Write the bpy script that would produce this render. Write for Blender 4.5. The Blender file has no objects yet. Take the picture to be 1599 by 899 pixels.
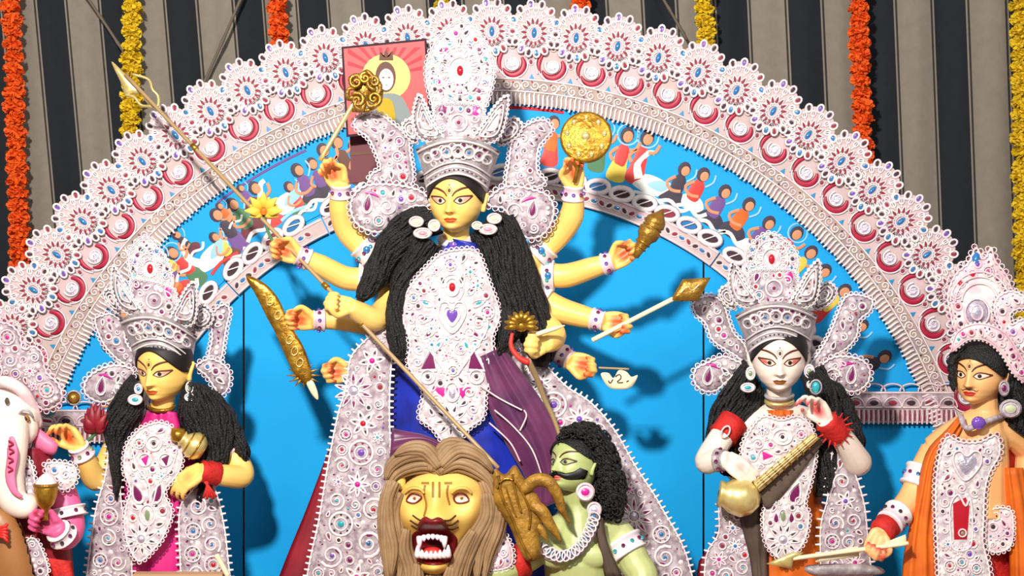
import bpy, math, random
import numpy as np
from mathutils import Vector, Matrix
from mathutils.geometry import delaunay_2d_cdt

scene = bpy.context.scene
COL = scene.collection
random.seed(7)

# ------------------------------------------------------------------ camera, world, lights, exposure
CAM_D, FPX, CAM_Z = 5.0, 2273.0, 1.8          # camera 5 m in front of the statues
cam_d = bpy.data.cameras.new('camera')
cam_d.sensor_fit = 'HORIZONTAL'
cam_d.sensor_width = 36.0
cam_d.lens = FPX / 1599.0 * 36.0
cam_d.clip_end = 60
cam = bpy.data.objects.new('camera', cam_d)
COL.objects.link(cam)
cam.location = (0, -CAM_D, CAM_Z)
cam.rotation_euler = (math.pi / 2, 0, 0)
scene.camera = cam

world = bpy.data.worlds.new('world')
scene.world = world
world.use_nodes = True
world.node_tree.nodes['Background'].inputs[0].default_value = (1.0, 0.94, 0.9, 1)
world.node_tree.nodes['Background'].inputs[1].default_value = 0.31

def area_light(name, loc, target, size, power, color):
    l = bpy.data.lights.new(name, 'AREA')
    l.shape = 'DISK'
    l.size = size
    l.energy = power
    l.color = color
    o = bpy.data.objects.new(name, l)
    COL.objects.link(o)
    o.location = loc
    o.rotation_euler = (Vector(target) - Vector(loc)).to_track_quat('-Z', 'Y').to_euler()
    return o
area_light('stage_floodlight', (-1.0, -4.4, 3.7), (0, 0.2, 1.7), 0.30, 372, (1.0, 0.95, 0.88))
area_light('fill_light', (1.6, -3.6, 3.6), (0.2, 0.2, 1.7), 1.2, 38, (0.95, 0.97, 1.0))  # weak soft fill added to brighten the idols; stands for no actual lamp

vs = scene.view_settings
vs.view_transform = 'Standard'
vs.look = 'None'
vs.exposure = 0.0
vs.gamma = 1.0
vs.use_curve_mapping = False

# ------------------------------------------------------------------ materials
def lin(c):
    return tuple((x / 255 / 12.92 if x / 255 <= 0.04045 else ((x / 255 + 0.055) / 1.055) ** 2.4) for x in c) + (1.0,)
MATS = {}
def mat(name, c, rough=0.55, metal=0.0, c2=None, nscale=30.0, bump=0.0, bscale=80.0, sheen=0.0, paint=None, spec=0.5):
    if name in MATS:
        return MATS[name]
    m = bpy.data.materials.new(name)
    m.use_nodes = True
    nt = m.node_tree
    b = nt.nodes['Principled BSDF']
    b.inputs['Roughness'].default_value = rough
    b.inputs['Metallic'].default_value = metal
    b.inputs['Specular IOR Level'].default_value = spec
    b.inputs['Base Color'].default_value = lin(c)
    if sheen:
        b.inputs['Sheen Weight'].default_value = sheen
    tc = nt.nodes.new('ShaderNodeTexCoord')
    src = None
    if c2 is not None:
        n = nt.nodes.new('ShaderNodeTexNoise')
        n.inputs['Scale'].default_value = nscale
        n.inputs['Detail'].default_value = 4
        nt.links.new(tc.outputs['Object'], n.inputs['Vector'])
        r = nt.nodes.new('ShaderNodeValToRGB')
        r.color_ramp.elements[0].position = 0.38
        r.color_ramp.elements[1].position = 0.62
        r.color_ramp.elements[0].color = lin(c)
        r.color_ramp.elements[1].color = lin(c2)
        nt.links.new(n.outputs['Fac'], r.inputs['Fac'])
        src = r.outputs['Color']
        nt.links.new(src, b.inputs['Base Color'])
    if paint is not None:
        at = nt.nodes.new('ShaderNodeAttribute')
        at.attribute_name = 'paint'
        mx = nt.nodes.new('ShaderNodeMixRGB')
        if src is not None:
            nt.links.new(src, mx.inputs[1])
        else:
            mx.inputs[1].default_value = lin(c)
        mx.inputs[2].default_value = lin(paint)
        nt.links.new(at.outputs['Fac'], mx.inputs[0])
        nt.links.new(mx.outputs[0], b.inputs['Base Color'])
    if bump:
        n2 = nt.nodes.new('ShaderNodeTexNoise')
        n2.inputs['Scale'].default_value = bscale
        n2.inputs['Detail'].default_value = 5
        nt.links.new(tc.outputs['Object'], n2.inputs['Vector'])
        bp = nt.nodes.new('ShaderNodeBump')
        bp.inputs['Strength'].default_value = bump
        bp.inputs['Distance'].default_value = 0.01
        nt.links.new(n2.outputs['Fac'], bp.inputs['Height'])
        nt.links.new(bp.outputs['Normal'], b.inputs['Normal'])
    MATS[name] = m
    return m

mat('white', (240, 234, 230), 0.6, c2=(230, 212, 220), nscale=22, spec=0.25)
mat('white_warm', (238, 226, 216), 0.6, c2=(232, 204, 202), nscale=18, spec=0.25)
mat('lace_back', (196, 176, 172), 0.7, c2=(212, 184, 188), nscale=14, spec=0.2)
mat('frill_back', (158, 142, 136), 0.7, c2=(184, 160, 148), nscale=14, spec=0.2)
mat('pinkwhite', (232, 192, 202), 0.6, c2=(238, 222, 220), nscale=24, spec=0.25)
mat('silver', (188, 180, 180), 0.5, 0.2, c2=(150, 138, 140), nscale=26, bump=0.25)
mat('silver_lilac', (198, 186, 190), 0.6, 0.05, c2=(150, 130, 140), nscale=48, bump=0.2, spec=0.3)
mat('lace_white', (230, 222, 220), 0.6, 0.0, c2=(188, 172, 178), nscale=52, bump=0.2, spec=0.3)
mat('gempalegreen', (198, 206, 164), 0.3); mat('gempink', (222, 140, 154), 0.3)
mat('foil', (220, 214, 226), 0.28, 0.55, c2=(196, 186, 214), nscale=60, bump=0.4, bscale=140)
mat('plum', (112, 24, 82), 0.35)
mat('magenta', (196, 32, 140), 0.35)
mat('crimson', (180, 22, 64), 0.45, c2=(158, 14, 50), nscale=12)
mat('red', (214, 44, 36), 0.5)
mat('pink', (232, 120, 160), 0.5)
mat('gemblue', (58, 128, 190), 0.12, 0.2)
mat('gemteal', (60, 176, 190), 0.12, 0.2)
mat('gemgreen', (140, 158, 120), 0.2, 0.2)
mat('gemred', (190, 30, 44), 0.12, 0.1)
mat('gempurple', (120, 80, 180), 0.15, 0.1)
mat('hole', (62, 40, 48), 0.8)
mat('holered', (140, 36, 56), 0.7)
mat('board_blue', (16, 160, 230), 0.62, c2=(20, 166, 234), nscale=3, spec=0.2)
mat('band_blue', (24, 160, 228), 0.6, spec=0.2)
mat('tri_blue', (34, 134, 186), 0.5)
mat('gold', (196, 150, 52), 0.3, 0.75, c2=(160, 112, 34), nscale=40, bump=0.2)
mat('gold_pale', (238, 218, 150), 0.3, 0.55, c2=(226, 200, 120), nscale=30)
mat('gold_brown', (150, 108, 40), 0.35, 0.6, c2=(176, 132, 54), nscale=40, bump=0.4)
mat('gold_matte', (176, 130, 42), 0.55, 0.3, c2=(132, 92, 26), nscale=22, bump=0.6, bscale=50)
mat('wood_shaft', (176, 146, 104), 0.5, 0.2)
mat('ivory', (240, 226, 184), 0.5)
mat('hair', (11, 11, 13), 0.5, c2=(24, 23, 26), nscale=60, bump=0.8, bscale=160)
mat('hair_line', (24, 14, 14), 0.6)
mat('skin_gold', (249, 207, 116), 0.42, c2=(246, 200, 106), nscale=6, paint=(226, 84, 36))
mat('skin_peach', (244, 188, 126), 0.42, c2=(240, 178, 114), nscale=6, paint=(214, 70, 50))
mat('skin_white', (243, 228, 214), 0.42, c2=(238, 220, 206), nscale=6, paint=(220, 60, 66))
mat('skin_green', (188, 194, 132), 0.42, c2=(172, 182, 114), nscale=6, paint=(220, 120, 110))
mat('skin_pink', (226, 96, 146), 0.45, paint=(150, 20, 50))
mat('eye_white', (248, 220, 198), 0.35)
mat('eye_pink', (240, 170, 140), 0.4)
mat('dark_brown', (74, 34, 20), 0.5)
mat('ochre_line', (150, 86, 24), 0.5)
mat('black', (16, 13, 14), 0.5)
mat('iris', (70, 50, 44), 0.25)
mat('lip', (214, 92, 40), 0.4)
mat('lash', (98, 44, 26), 0.5)
mat('lip_pink', (222, 110, 96), 0.4)
mat('royal_blue', (16, 44, 178), 0.4, c2=(10, 26, 130), nscale=9, sheen=0.3)
mat('navy', (20, 24, 76), 0.5)
mat('purple_cloth', (84, 32, 76), 0.4, c2=(108, 46, 88), nscale=10, sheen=0.3)
mat('maroon', (128, 18, 36), 0.5, c2=(150, 26, 44), nscale=8)
mat('hotpink', (204, 30, 118), 0.45, c2=(220, 44, 132), nscale=9)
mat('orange_cloth', (226, 112, 16), 0.6, c2=(206, 92, 12), nscale=10)
mat('red_cloth', (204, 34, 26), 0.7, c2=(180, 24, 20), nscale=20, bump=0.4)
mat('matte_brown', (92, 74, 62), 0.7, c2=(74, 58, 48), nscale=12)
mat('lion_skin', (240, 200, 108), 0.5, c2=(228, 182, 88), nscale=8)
mat('lion_stripe', (156, 100, 32), 0.5)
mat('mane', (158, 126, 90), 0.6, c2=(134, 102, 68), nscale=14)
mat('mouth_red', (112, 14, 20), 0.4)
mat('brown_skin', (166, 112, 62), 0.4, c2=(150, 98, 52), nscale=6)
mat('bamboo', (104, 92, 78), 0.7)
mat('stage_cloth', (120, 34, 34), 0.8, c2=(104, 26, 28), nscale=8)
mat('ground', (120, 112, 102), 0.9, c2=(104, 98, 90), nscale=4)
mat('tan', (190, 150, 112), 0.6)
mat('picture_frame', (52, 30, 42), 0.6, spec=0.15)
mat('p_red', (214, 44, 58), 0.4, spec=0.1); mat('p_rose', (228, 92, 92), 0.4, spec=0.1); mat('p_yellow', (246, 216, 120), 0.4, spec=0.1)
mat('p_skin', (236, 216, 214), 0.5, spec=0.1); mat('p_greyblue', (140, 150, 150), 0.5, spec=0.1); mat('p_ochre', (196, 166, 40), 0.5, spec=0.1)
mat('f_skin', (206, 142, 100), 0.6); mat('f_dark', (52, 42, 62), 0.6); mat('f_white', (232, 232, 226), 0.6)
mat('f_green', (70, 120, 80), 0.6); mat('f_yellow', (226, 196, 70), 0.6); mat('f_brown', (98, 52, 36), 0.6)
mat('f_purple', (110, 70, 140), 0.6); mat('f_lightblue', (150, 200, 236), 0.6); mat('f_maroon', (104, 30, 44), 0.6)
mat('orange_flower', (244, 104, 16), 0.7, c2=(226, 78, 8), nscale=40)
mat('yellow_flower', (236, 204, 30), 0.7, c2=(214, 176, 16), nscale=40)

# ------------------------------------------------------------------ geometry helpers
def Pn(px, py, Y):
    px = np.asarray(px, float); py = np.asarray(py, float); Y = np.asarray(Y, float) + 0 * px
    k = (Y + CAM_D) / FPX
    return np.stack([(px - 799.5) * k, Y, CAM_Z - (py - 449.5) * k], -1)
def P(px, py, Y):
    return Vector(Pn(px, py, Y).tolist())
def mpp(Y):
    return (Y + CAM_D) / FPX
STAGE_Z = 0.30
def py_stage(Y):
    return 449.5 + (CAM_Z - STAGE_Z) / mpp(Y)

def crv(pts, n=None, closed=False, seg=6):
    """Catmull-Rom through 2-D or 3-D points."""
    p = np.asarray([tuple(q) for q in pts], float)
    N = len(p)
    if N < 3 and not closed:
        t = np.linspace(0, 1, n or seg + 1)[:, None]
        return p[0] * (1 - t) + p[-1] * t
    out = []
    rng = range(N if closed else N - 1)
    for i in rng:
        if closed:
            a, b, c, d = p[(i - 1) % N], p[i], p[(i + 1) % N], p[(i + 2) % N]
        else:
            a, b, c, d = p[max(i - 1, 0)], p[i], p[i + 1], p[min(i + 2, N - 1)]
        for k in range(seg):
            t = k / seg
            out.append(0.5 * ((2 * b) + (c - a) * t + (2 * a - 5 * b + 4 * c - d) * t * t + (3 * b - a - 3 * c + d) * t ** 3))
    if not closed:
        out.append(p[-1])
    out = np.array(out)
    if n:
        s = np.r_[0, np.cumsum(np.linalg.norm(np.diff(out, axis=0), axis=1))]
        q = np.linspace(0, s[-1], n)
        out = np.stack([np.interp(q, s, out[:, k]) for k in range(out.shape[1])], -1)
    return out

def gridq(rows, cols, closed=False):
    i, j = np.meshgrid(np.arange(rows - 1), np.arange(cols if closed else cols - 1), indexing='ij')
    i = i.ravel(); j = j.ravel(); j2 = (j + 1) % cols
    return np.stack([i * cols + j, i * cols + j2, (i + 1) * cols + j2, (i + 1) * cols + j], -1)

class MB:
    def __init__(self):
        self.v = []; self.n = 0; self.q = []; self.qm = []; self.t = []; self.tm = []
    def add(self, V, Q=None, T=None, m=0):
        V = np.asarray(V, float)
        if Q is not None and len(Q):
            self.q.append(np.asarray(Q, int) + self.n); self.qm.append(np.full(len(Q), m))
        if T is not None and len(T):
            self.t.append(np.asarray(T, int) + self.n); self.tm.append(np.full(len(T), m))
        self.v.append(V); self.n += len(V)
        return self
    def tube(self, pts, rad, n=8, m=0, caps=True, flat=1.0, up=None):
        p = np.asarray([tuple(q) for q in pts], float)
        R = np.broadcast_to(np.asarray(rad, float), (len(p),))
        tg = np.gradient(p, axis=0)
        tg /= np.linalg.norm(tg, axis=1)[:, None] + 1e-12
        u = np.array(up if up is not None else ((0, -1, 0.01) if abs(tg[0][1]) < 0.9 else (1, 0, 0)), float)
        a = np.linspace(0, 2 * np.pi, n, endpoint=False)
        V = []
        for i in range(len(p)):
            u = u - tg[i] * u.dot(tg[i]); u /= np.linalg.norm(u) + 1e-12
            w = np.cross(tg[i], u)
            V.append(p[i] + R[i] * (np.cos(a)[:, None] * u * flat + np.sin(a)[:, None] * w))
        V = np.concatenate(V)
        Q = gridq(len(p), n, True)
        T = []
        if caps:
            L = len(V)
            V = np.concatenate([V, p[:1] - tg[:1] * R[0] * 0.35, p[-1:] + tg[-1:] * R[-1] * 0.35])
            for j in range(n):
                T.append((L, (j + 1) % n, j))
                T.append((L + 1, L - n + j, L - n + (j + 1) % n))
        return self.add(V, Q, T, m)
    def ribbon(self, M, pts, w, h=0.004, closed=False, m=0, lift=0.0):
        p = np.asarray(pts, float)
        if closed:
            t = np.roll(p, -1, 0) - np.roll(p, 1, 0)
        else:
            t = np.gradient(p, axis=0)
        t /= np.linalg.norm(t, axis=1)[:, None] + 1e-9
        nn = np.stack([-t[:, 1], t[:, 0]], -1)
        W = (np.broadcast_to(np.asarray(w, float), (len(p),)) / 2)[:, None]
        rows = [p - nn * W, p - nn * W * 0.55, p + nn * W * 0.55, p + nn * W]
        hh = [lift, lift + h, lift + h, lift]
        V = np.stack([M(r[:, 0], r[:, 1], k) for r, k in zip(rows, hh)], 1).reshape(-1, 3)
        N = len(p)
        a = np.arange(N if closed else N - 1); b = (a + 1) % N
        Q = np.concatenate([np.stack([a * 4 + k, b * 4 + k, b * 4 + (k + 1) % 4, a * 4 + (k + 1) % 4], -1) for k in range(4)])
        return self.add(V, Q, None, m)
    def fan(self, M, pts, h=0.0, m=0, lift=0.001, c=None):
        p = np.asarray(pts, float); N = len(p)
        c = np.asarray(c if c is not None else p.mean(0), float)
        q = c + (p - c) * 0.62
        V = np.concatenate([M(p[:, 0], p[:, 1], lift), M(q[:, 0], q[:, 1], lift + h * 0.75), M(c[None, 0], c[None, 1], lift + h)])
        a = np.arange(N); b = (a + 1) % N
        return self.add(V, np.stack([a, b, b + N, a + N], -1), np.stack([a + N, b + N, np.full(N, 2 * N)], -1), m)
    def dot(self, M, x, y, r, h=None, m=0, lift=0.0, n=8, ry=None, rot=0.0):
        a = np.linspace(0, 2 * np.pi, n, endpoint=False)
        u, v = r * np.cos(a), (ry or r) * np.sin(a)
        p = np.stack([x + u * math.cos(rot) - v * math.sin(rot), y + u * math.sin(rot) + v * math.cos(rot)], -1)
        return self.fan(M, p, r * 0.0012 if h is None else h, m, lift, (x, y))
    def ring(self, M, x, y, r, w=2.4, h=0.004, m=0, n=12, ry=None, rot=0.0, lift=0.0):
        a = np.linspace(0, 2 * np.pi, n, endpoint=False)
        u, v = r * np.cos(a), (ry or r) * np.sin(a)
        p = np.stack([x + u * math.cos(rot) - v * math.sin(rot), y + u * math.sin(rot) + v * math.cos(rot)], -1)
        return self.ribbon(M, p, w, h, True, m, lift)
    def ball(self, c, r, n=10, m=0, sc=(1, 1, 1)):
        th = np.linspace(0, np.pi, n // 2 + 2)[1:-1]; ph = np.linspace(0, 2 * np.pi, n, endpoint=False)
        V = np.array([(math.sin(t) * math.cos(f), math.sin(t) * math.sin(f), math.cos(t)) for t in th for f in ph] + [(0, 0, 1), (0, 0, -1)])
        k = len(th); L = k * n
        T = [(L, j, (j + 1) % n) for j in range(n)] + [(L + 1, (k - 1) * n + (j + 1) % n, (k - 1) * n + j) for j in range(n)]
        return self.add(V * np.asarray(sc) * r + np.asarray(tuple(c)), gridq(k, n, True), T, m)
    def box(self, c, s, m=0, R=None):
        s = np.asarray(s) / 2
        V = np.array([(x, y, z) for x in (-1, 1) for y in (-1, 1) for z in (-1, 1)]) * s
        if R is not None:
            V = V @ np.asarray(R).T
        Q = [(0, 1, 3, 2), (4, 6, 7, 5), (0, 4, 5, 1), (2, 3, 7, 6), (0, 2, 6, 4), (1, 5, 7, 3)]
        return self.add(V + np.asarray(tuple(c)), Q, None, m)
    def lathe(self, p0, p1, prof, n=16, m=0):
        """profile of (t along the axis 0..1, radius in metres)"""
        p0 = np.asarray(tuple(p0)); p1 = np.asarray(tuple(p1)); d = p1 - p0
        dn = d / np.linalg.norm(d)
        u = np.array((0, -1, 0.02)) if abs(dn[1]) < 0.9 else np.array((1.0, 0, 0))
        u = u - dn * u.dot(dn); u /= np.linalg.norm(u); w = np.cross(dn, u)
        a = np.linspace(0, 2 * np.pi, n, endpoint=False)
        V = np.concatenate([p0 + d * t + r * (np.cos(a)[:, None] * u + np.sin(a)[:, None] * w) for t, r in prof])
        return self.add(V, gridq(len(prof), n, True), None, m)
    def loft(self, left, right, D=0.0, bulge=0.05, rows=30, cols=14, m=0, back=None, fold=0.0, nf=5, seed=0, power=0.5):
        """a rounded body between two pixel polylines; D depth of the flanks, bulge towards the camera"""
        A = crv(left, rows); B = crv(right, rows)
        s = np.linspace(-1, 1, cols)
        rs = np.random.RandomState(seed); ph = rs.rand(8) * 6.28
        def side(b, f):
            V = []
            for i in range(rows):
                x = A[i, 0] * (1 - s) / 2 + B[i, 0] * (1 + s) / 2
                y = A[i, 1] * (1 - s) / 2 + B[i, 1] * (1 + s) / 2
                d0 = D(x, y) if callable(D) else D
                d = d0 - b * (1 - s * s) ** power
                if f:
                    t = i / (rows - 1)
                    d = d - f * (np.sin(nf * 3.14 * s + ph[0] + 1.3 * math.sin(t * 3 + ph[1])) + 0.5 * np.sin(nf * 5.3 * s + ph[2] + t * 4)) * (1 - s ** 4)
                V.append(Pn(x, y, d))
            return np.concatenate(V)
        F = side(bulge, fold); K = side(-(bulge * 0.6 if back is None else back), 0)
        n = len(F)
        Q = gridq(rows, cols)
        self.add(np.concatenate([F, K]), np.concatenate([Q, Q[:, ::-1] + n]), None, m)
        base = self.n - 2 * n
        E = []
        for i in range(rows - 1):
            for c0 in (0, cols - 1):
                a, b = i * cols + c0, (i + 1) * cols + c0
                E.append((a, b, b + n, a + n) if c0 == 0 else (b, a, a + n, b + n))
        for j in range(cols - 1):
            E.append((j + 1, j, j + n, j + 1 + n)); a = (rows - 1) * cols + j
            E.append((a, a + 1, a + 1 + n, a + n))
        self.q.append(np.array(E) + base); self.qm.append(np.full(len(E), m))
        return self
    def plate(self, outline, D, thick=0.012, step=10.0, m=0, puff=0.0, fall=12.0, M=None, ms=None):
        """a solid slab with a traced outline; optional puffed-up front"""
        o = np.asarray(outline, float)
        area = 0.5 * np.sum(o[:, 0] * np.roll(o[:, 1], -1) - np.roll(o[:, 0], -1) * o[:, 1])
        if area < 0:
            o = o[::-1]
        lo, hi = o.min(0), o.max(0)
        gx, gy = np.meshgrid(np.arange(lo[0] + step / 2, hi[0], step), np.arange(lo[1] + step / 2, hi[1], step))
        g = np.stack([gx.ravel(), gy.ravel()], -1)
        if len(g):
            g = g[inside(o, g)]
        if len(g):
            g = g[edge_dist(o, g) > step * 0.35]
        allp = [Vector(q) for q in o.tolist() + g.tolist()]
        N = len(o)
        vo, eo, fo, _, _, _ = delaunay_2d_cdt(allp, [(i, (i + 1) % N) for i in range(N)], [list(range(N))], 1, 1e-4)
        q = np.array([tuple(x) for x in vo]); T = np.array([tuple(f) for f in fo if len(f) == 3])
        d = edge_dist(o, q)
        dd = D(q[:, 0], q[:, 1]) if callable(D) else D
        pf = puff * np.sqrt(np.clip(1 - (1 - np.clip(d / fall, 0, 1)) ** 2, 0, 1))
        F = Pn(q[:, 0], q[:, 1], dd - pf); K = Pn(q[:, 0], q[:, 1], dd + thick)
        n = len(q)
        # wind the front faces towards the camera
        a, b, c = F[T[:, 0]], F[T[:, 1]], F[T[:, 2]]
        flip = np.cross(b - a, c - a)[:, 1] > 0
        T[flip] = T[flip][:, ::-1]
        self.add(np.concatenate([F, K]), None, np.concatenate([T, T[:, ::-1] + n]), m)
        base = self.n - 2 * n
        cnt = {}
        for f in T:
            for x, y in ((f[0], f[1]), (f[1], f[2]), (f[2], f[0])):
                cnt[(x, y)] = 1
        E = [(y, x, x + n, y + n) for (x, y) in cnt if (y, x) not in cnt]
        self.q.append(np.array(E) + base); self.qm.append(np.full(len(E), m if ms is None else ms))
        return self
    def mesh(self, name, origin=(0, 0, 0), smooth=True, mats=('white',)):
        me = bpy.data.meshes.new(name)
        V = np.concatenate(self.v) - np.asarray(tuple(origin))
        Q = np.concatenate(self.q) if self.q else np.zeros((0, 4), int)
        T = np.concatenate(self.t) if self.t else np.zeros((0, 3), int)
        me.vertices.add(len(V)); me.vertices.foreach_set('co', V.ravel())
        lv = np.concatenate([Q.ravel(), T.ravel()])
        me.loops.add(len(lv)); me.loops.foreach_set('vertex_index', lv)
        k = len(Q) + len(T)
        me.polygons.add(k)
        me.polygons.foreach_set('loop_start', np.concatenate([np.arange(len(Q)) * 4, len(Q) * 4 + np.arange(len(T)) * 3]))
        me.polygons.foreach_set('material_index', np.concatenate(self.qm + self.tm))
        me.polygons.foreach_set('use_smooth', np.full(k, smooth))
        for m in mats:
            me.materials.append(MATS[m])
        me.update(calc_edges=True)
        me.validate()
        return me

def inside(poly, pts):
    pts = np.asarray(pts, float)
    a = poly; b = np.roll(poly, -1, 0)
    x, y = pts[:, 0][:, None], pts[:, 1][:, None]
    c = (a[:, 1] > y) != (b[:, 1] > y)
    dy = b[:, 1] - a[:, 1]; dy = np.where(np.abs(dy) < 1e-12, 1e-12, dy)
    return (np.sum(c & (x < (b[:, 0] - a[:, 0]) * (y - a[:, 1]) / dy + a[:, 0]), 1) % 2).astype(bool)
def edge_dist(poly, pts):
    pts = np.asarray(pts, float)
    a = poly; d = np.roll(poly, -1, 0) - a
    L = np.sum(d * d, 1) + 1e-12
    best = np.full(len(pts), 1e9)
    for k in range(0, len(pts), 2000):
        p = pts[k:k + 2000][:, None, :] - a
        t = np.clip(np.sum(p * d, 2) / L, 0, 1)
        best[k:k + 2000] = np.sqrt(np.min(np.sum((p - t[:, :, None] * d) ** 2, 2), 1))
    return best
def dist_field(o, step=1.5):
    """distance to the outline inside it, zero outside, as a fast lookup"""
    lo = o.min(0) - 3; hi = o.max(0) + 3
    nx, ny = int((hi[0] - lo[0]) / step) + 2, int((hi[1] - lo[1]) / step) + 2
    gx, gy = np.meshgrid(lo[0] + step * np.arange(nx), lo[1] + step * np.arange(ny))
    q = np.stack([gx.ravel(), gy.ravel()], -1)
    F = (edge_dist(o, q) * inside(o, q)).reshape(ny, nx)
    def f(u, v):
        x = np.clip((np.asarray(u, float) - lo[0]) / step, 0, nx - 1.001); y = np.clip((np.asarray(v, float) - lo[1]) / step, 0, ny - 1.001)
        i, j = x.astype(int), y.astype(int); a, b = x - i, y - j
        return F[j, i] * (1 - a) * (1 - b) + F[j, i + 1] * a * (1 - b) + F[j + 1, i] * (1 - a) * b + F[j + 1, i + 1] * a * b
    return f
def depthM(D):
    if callable(D):
        return lambda u, v, h: Pn(u, v, D(np.asarray(u, float), np.asarray(v, float)) - h)
    return lambda u, v, h: Pn(u, v, D - h)
def bulgeD(cx, hw, Y0, b):
    """rounded depth: cx, hw numbers or functions of py"""
    def f(u, v):
        c = cx(v) if callable(cx) else cx
        w = hw(v) if callable(hw) else hw
        return Y0 - b * np.sqrt(np.clip(1 - ((u - c) / w) ** 2, 0, 1))
    return f

# ------------------------------------------------------------------ objects
ROOT = {}
def thing(name, label, cat, loc, group=None):
    o = bpy.data.objects.new(name, None)
    COL.objects.link(o)
    o.empty_display_size = 0.1
    o.location = tuple(loc)
    o['label'] = label; o['category'] = cat
    if group:
        o['group'] = group
    ROOT[o.name] = np.asarray(tuple(loc), float)
    return o
def link(name, me, parent=None):
    o = bpy.data.objects.new(name, me)
    COL.objects.link(o)
    if parent is not None:
        o.parent = parent
    return o
def part(name, mb, mats, parent, smooth=True, label=None, stuff=False):
    """a child mesh; its vertices are given in world space"""
    if isinstance(mats, str):
        mats = (mats,)
    r = parent
    while r.parent is not None:
        r = r.parent
    o = link(name, mb.mesh(name, ROOT.get(r.name, (0, 0, 0)), smooth, mats), parent)
    if label:
        o['label'] = label
    if stuff:
        o['kind'] = 'stuff'
    return o
def solo(name, mb, mats, label, cat, group=None, smooth=True):
    V = np.concatenate(mb.v)
    c = V.mean(0); c[2] = V[:, 2].min()
    o = link(name, mb.mesh(name, c, smooth, (mats,) if isinstance(mats, str) else mats))
    o.location = c.tolist()
    o['label'] = label; o['category'] = cat
    if group:
        o['group'] = group
    ROOT[o.name] = c
    return o

# ------------------------------------------------------------------ lace ornament
GEMS = ('plum', 'gemblue', 'gemteal', 'gemred', 'holered', 'hole', 'gempurple', 'foil', 'gemgreen', 'magenta', 'gempalegreen', 'gempink')
def spiral_pts(x, y, r, turns=1.6, rot=0.0, hand=1, n=22):
    t = np.linspace(0, 1, n)
    a = rot + hand * t * turns * 2 * np.pi
    rr = r * (1 - 0.85 * t)
    return np.stack([x + rr * np.cos(a), y + rr * np.sin(a)], -1)
def drop_pts(x, y, L, W, ang, n=12):
    a = np.linspace(0, 2 * np.pi, n, endpoint=False)
    u = -np.cos(a) * L / 2; v = np.sin(a) * np.sin(a / 2) ** 1.0 * W / 2
    return np.stack([x + u * math.cos(ang) - v * math.sin(ang), y + u * math.sin(ang) + v * math.cos(ang)], -1)
def flower(L, G, M, x, y, r, n=8, rot=0.0, gem=1, w=2.2, pet=None, hole=0):
    for k in range(n):
        a = rot + 2 * math.pi * k / n
        c = (x + r * 0.64 * math.cos(a), y + r * 0.64 * math.sin(a))
        L.ribbon(M, drop_pts(c[0], c[1], r * 0.74, r * 2.9 / n, a + math.pi), w, 0.004, True)
        if hole is not None:
            G.dot(M, c[0] + r * 0.08 * math.cos(a), c[1] + r * 0.08 * math.sin(a), r * 0.2, 0.0008, hole, 0.0012, 6, r * 0.09, a)
    L.ring(M, x, y, r * 0.3, w, 0.005, n=10)
    G.dot(M, x, y, r * 0.22, 0.005, gem, 0.002)
def pack(poly, margin, rmin, rmax, seed, excl=(), tries=1800, gap=0.5):
    rs = np.random.RandomState(seed)
    poly = np.asarray(poly, float)
    lo, hi = poly.min(0), poly.max(0)
    c = lo + rs.rand(tries, 2) * (hi - lo)
    c = c[inside(poly, c)]
    if not len(c):
        return []
    d = edge_dist(poly, c) - margin
    for (x, y, r) in excl:
        d = np.minimum(d, np.hypot(c[:, 0] - x, c[:, 1] - y) - r - gap)
    out = []
    for _ in range(700):
        ok = np.where(d >= rmin)[0]
        if not len(ok):
            break
        big = ok[d[ok] >= min(rmax, d[ok].max()) * 0.92]
        i = big[rs.randint(len(big))]
        r = min(d[i], rmax * (0.75 + 0.25 * rs.rand()))
        out.append((c[i, 0], c[i, 1], r))
        d = np.minimum(d, np.hypot(c[:, 0] - c[i, 0], c[:, 1] - c[i, 1]) - r - gap)
    return out
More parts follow.
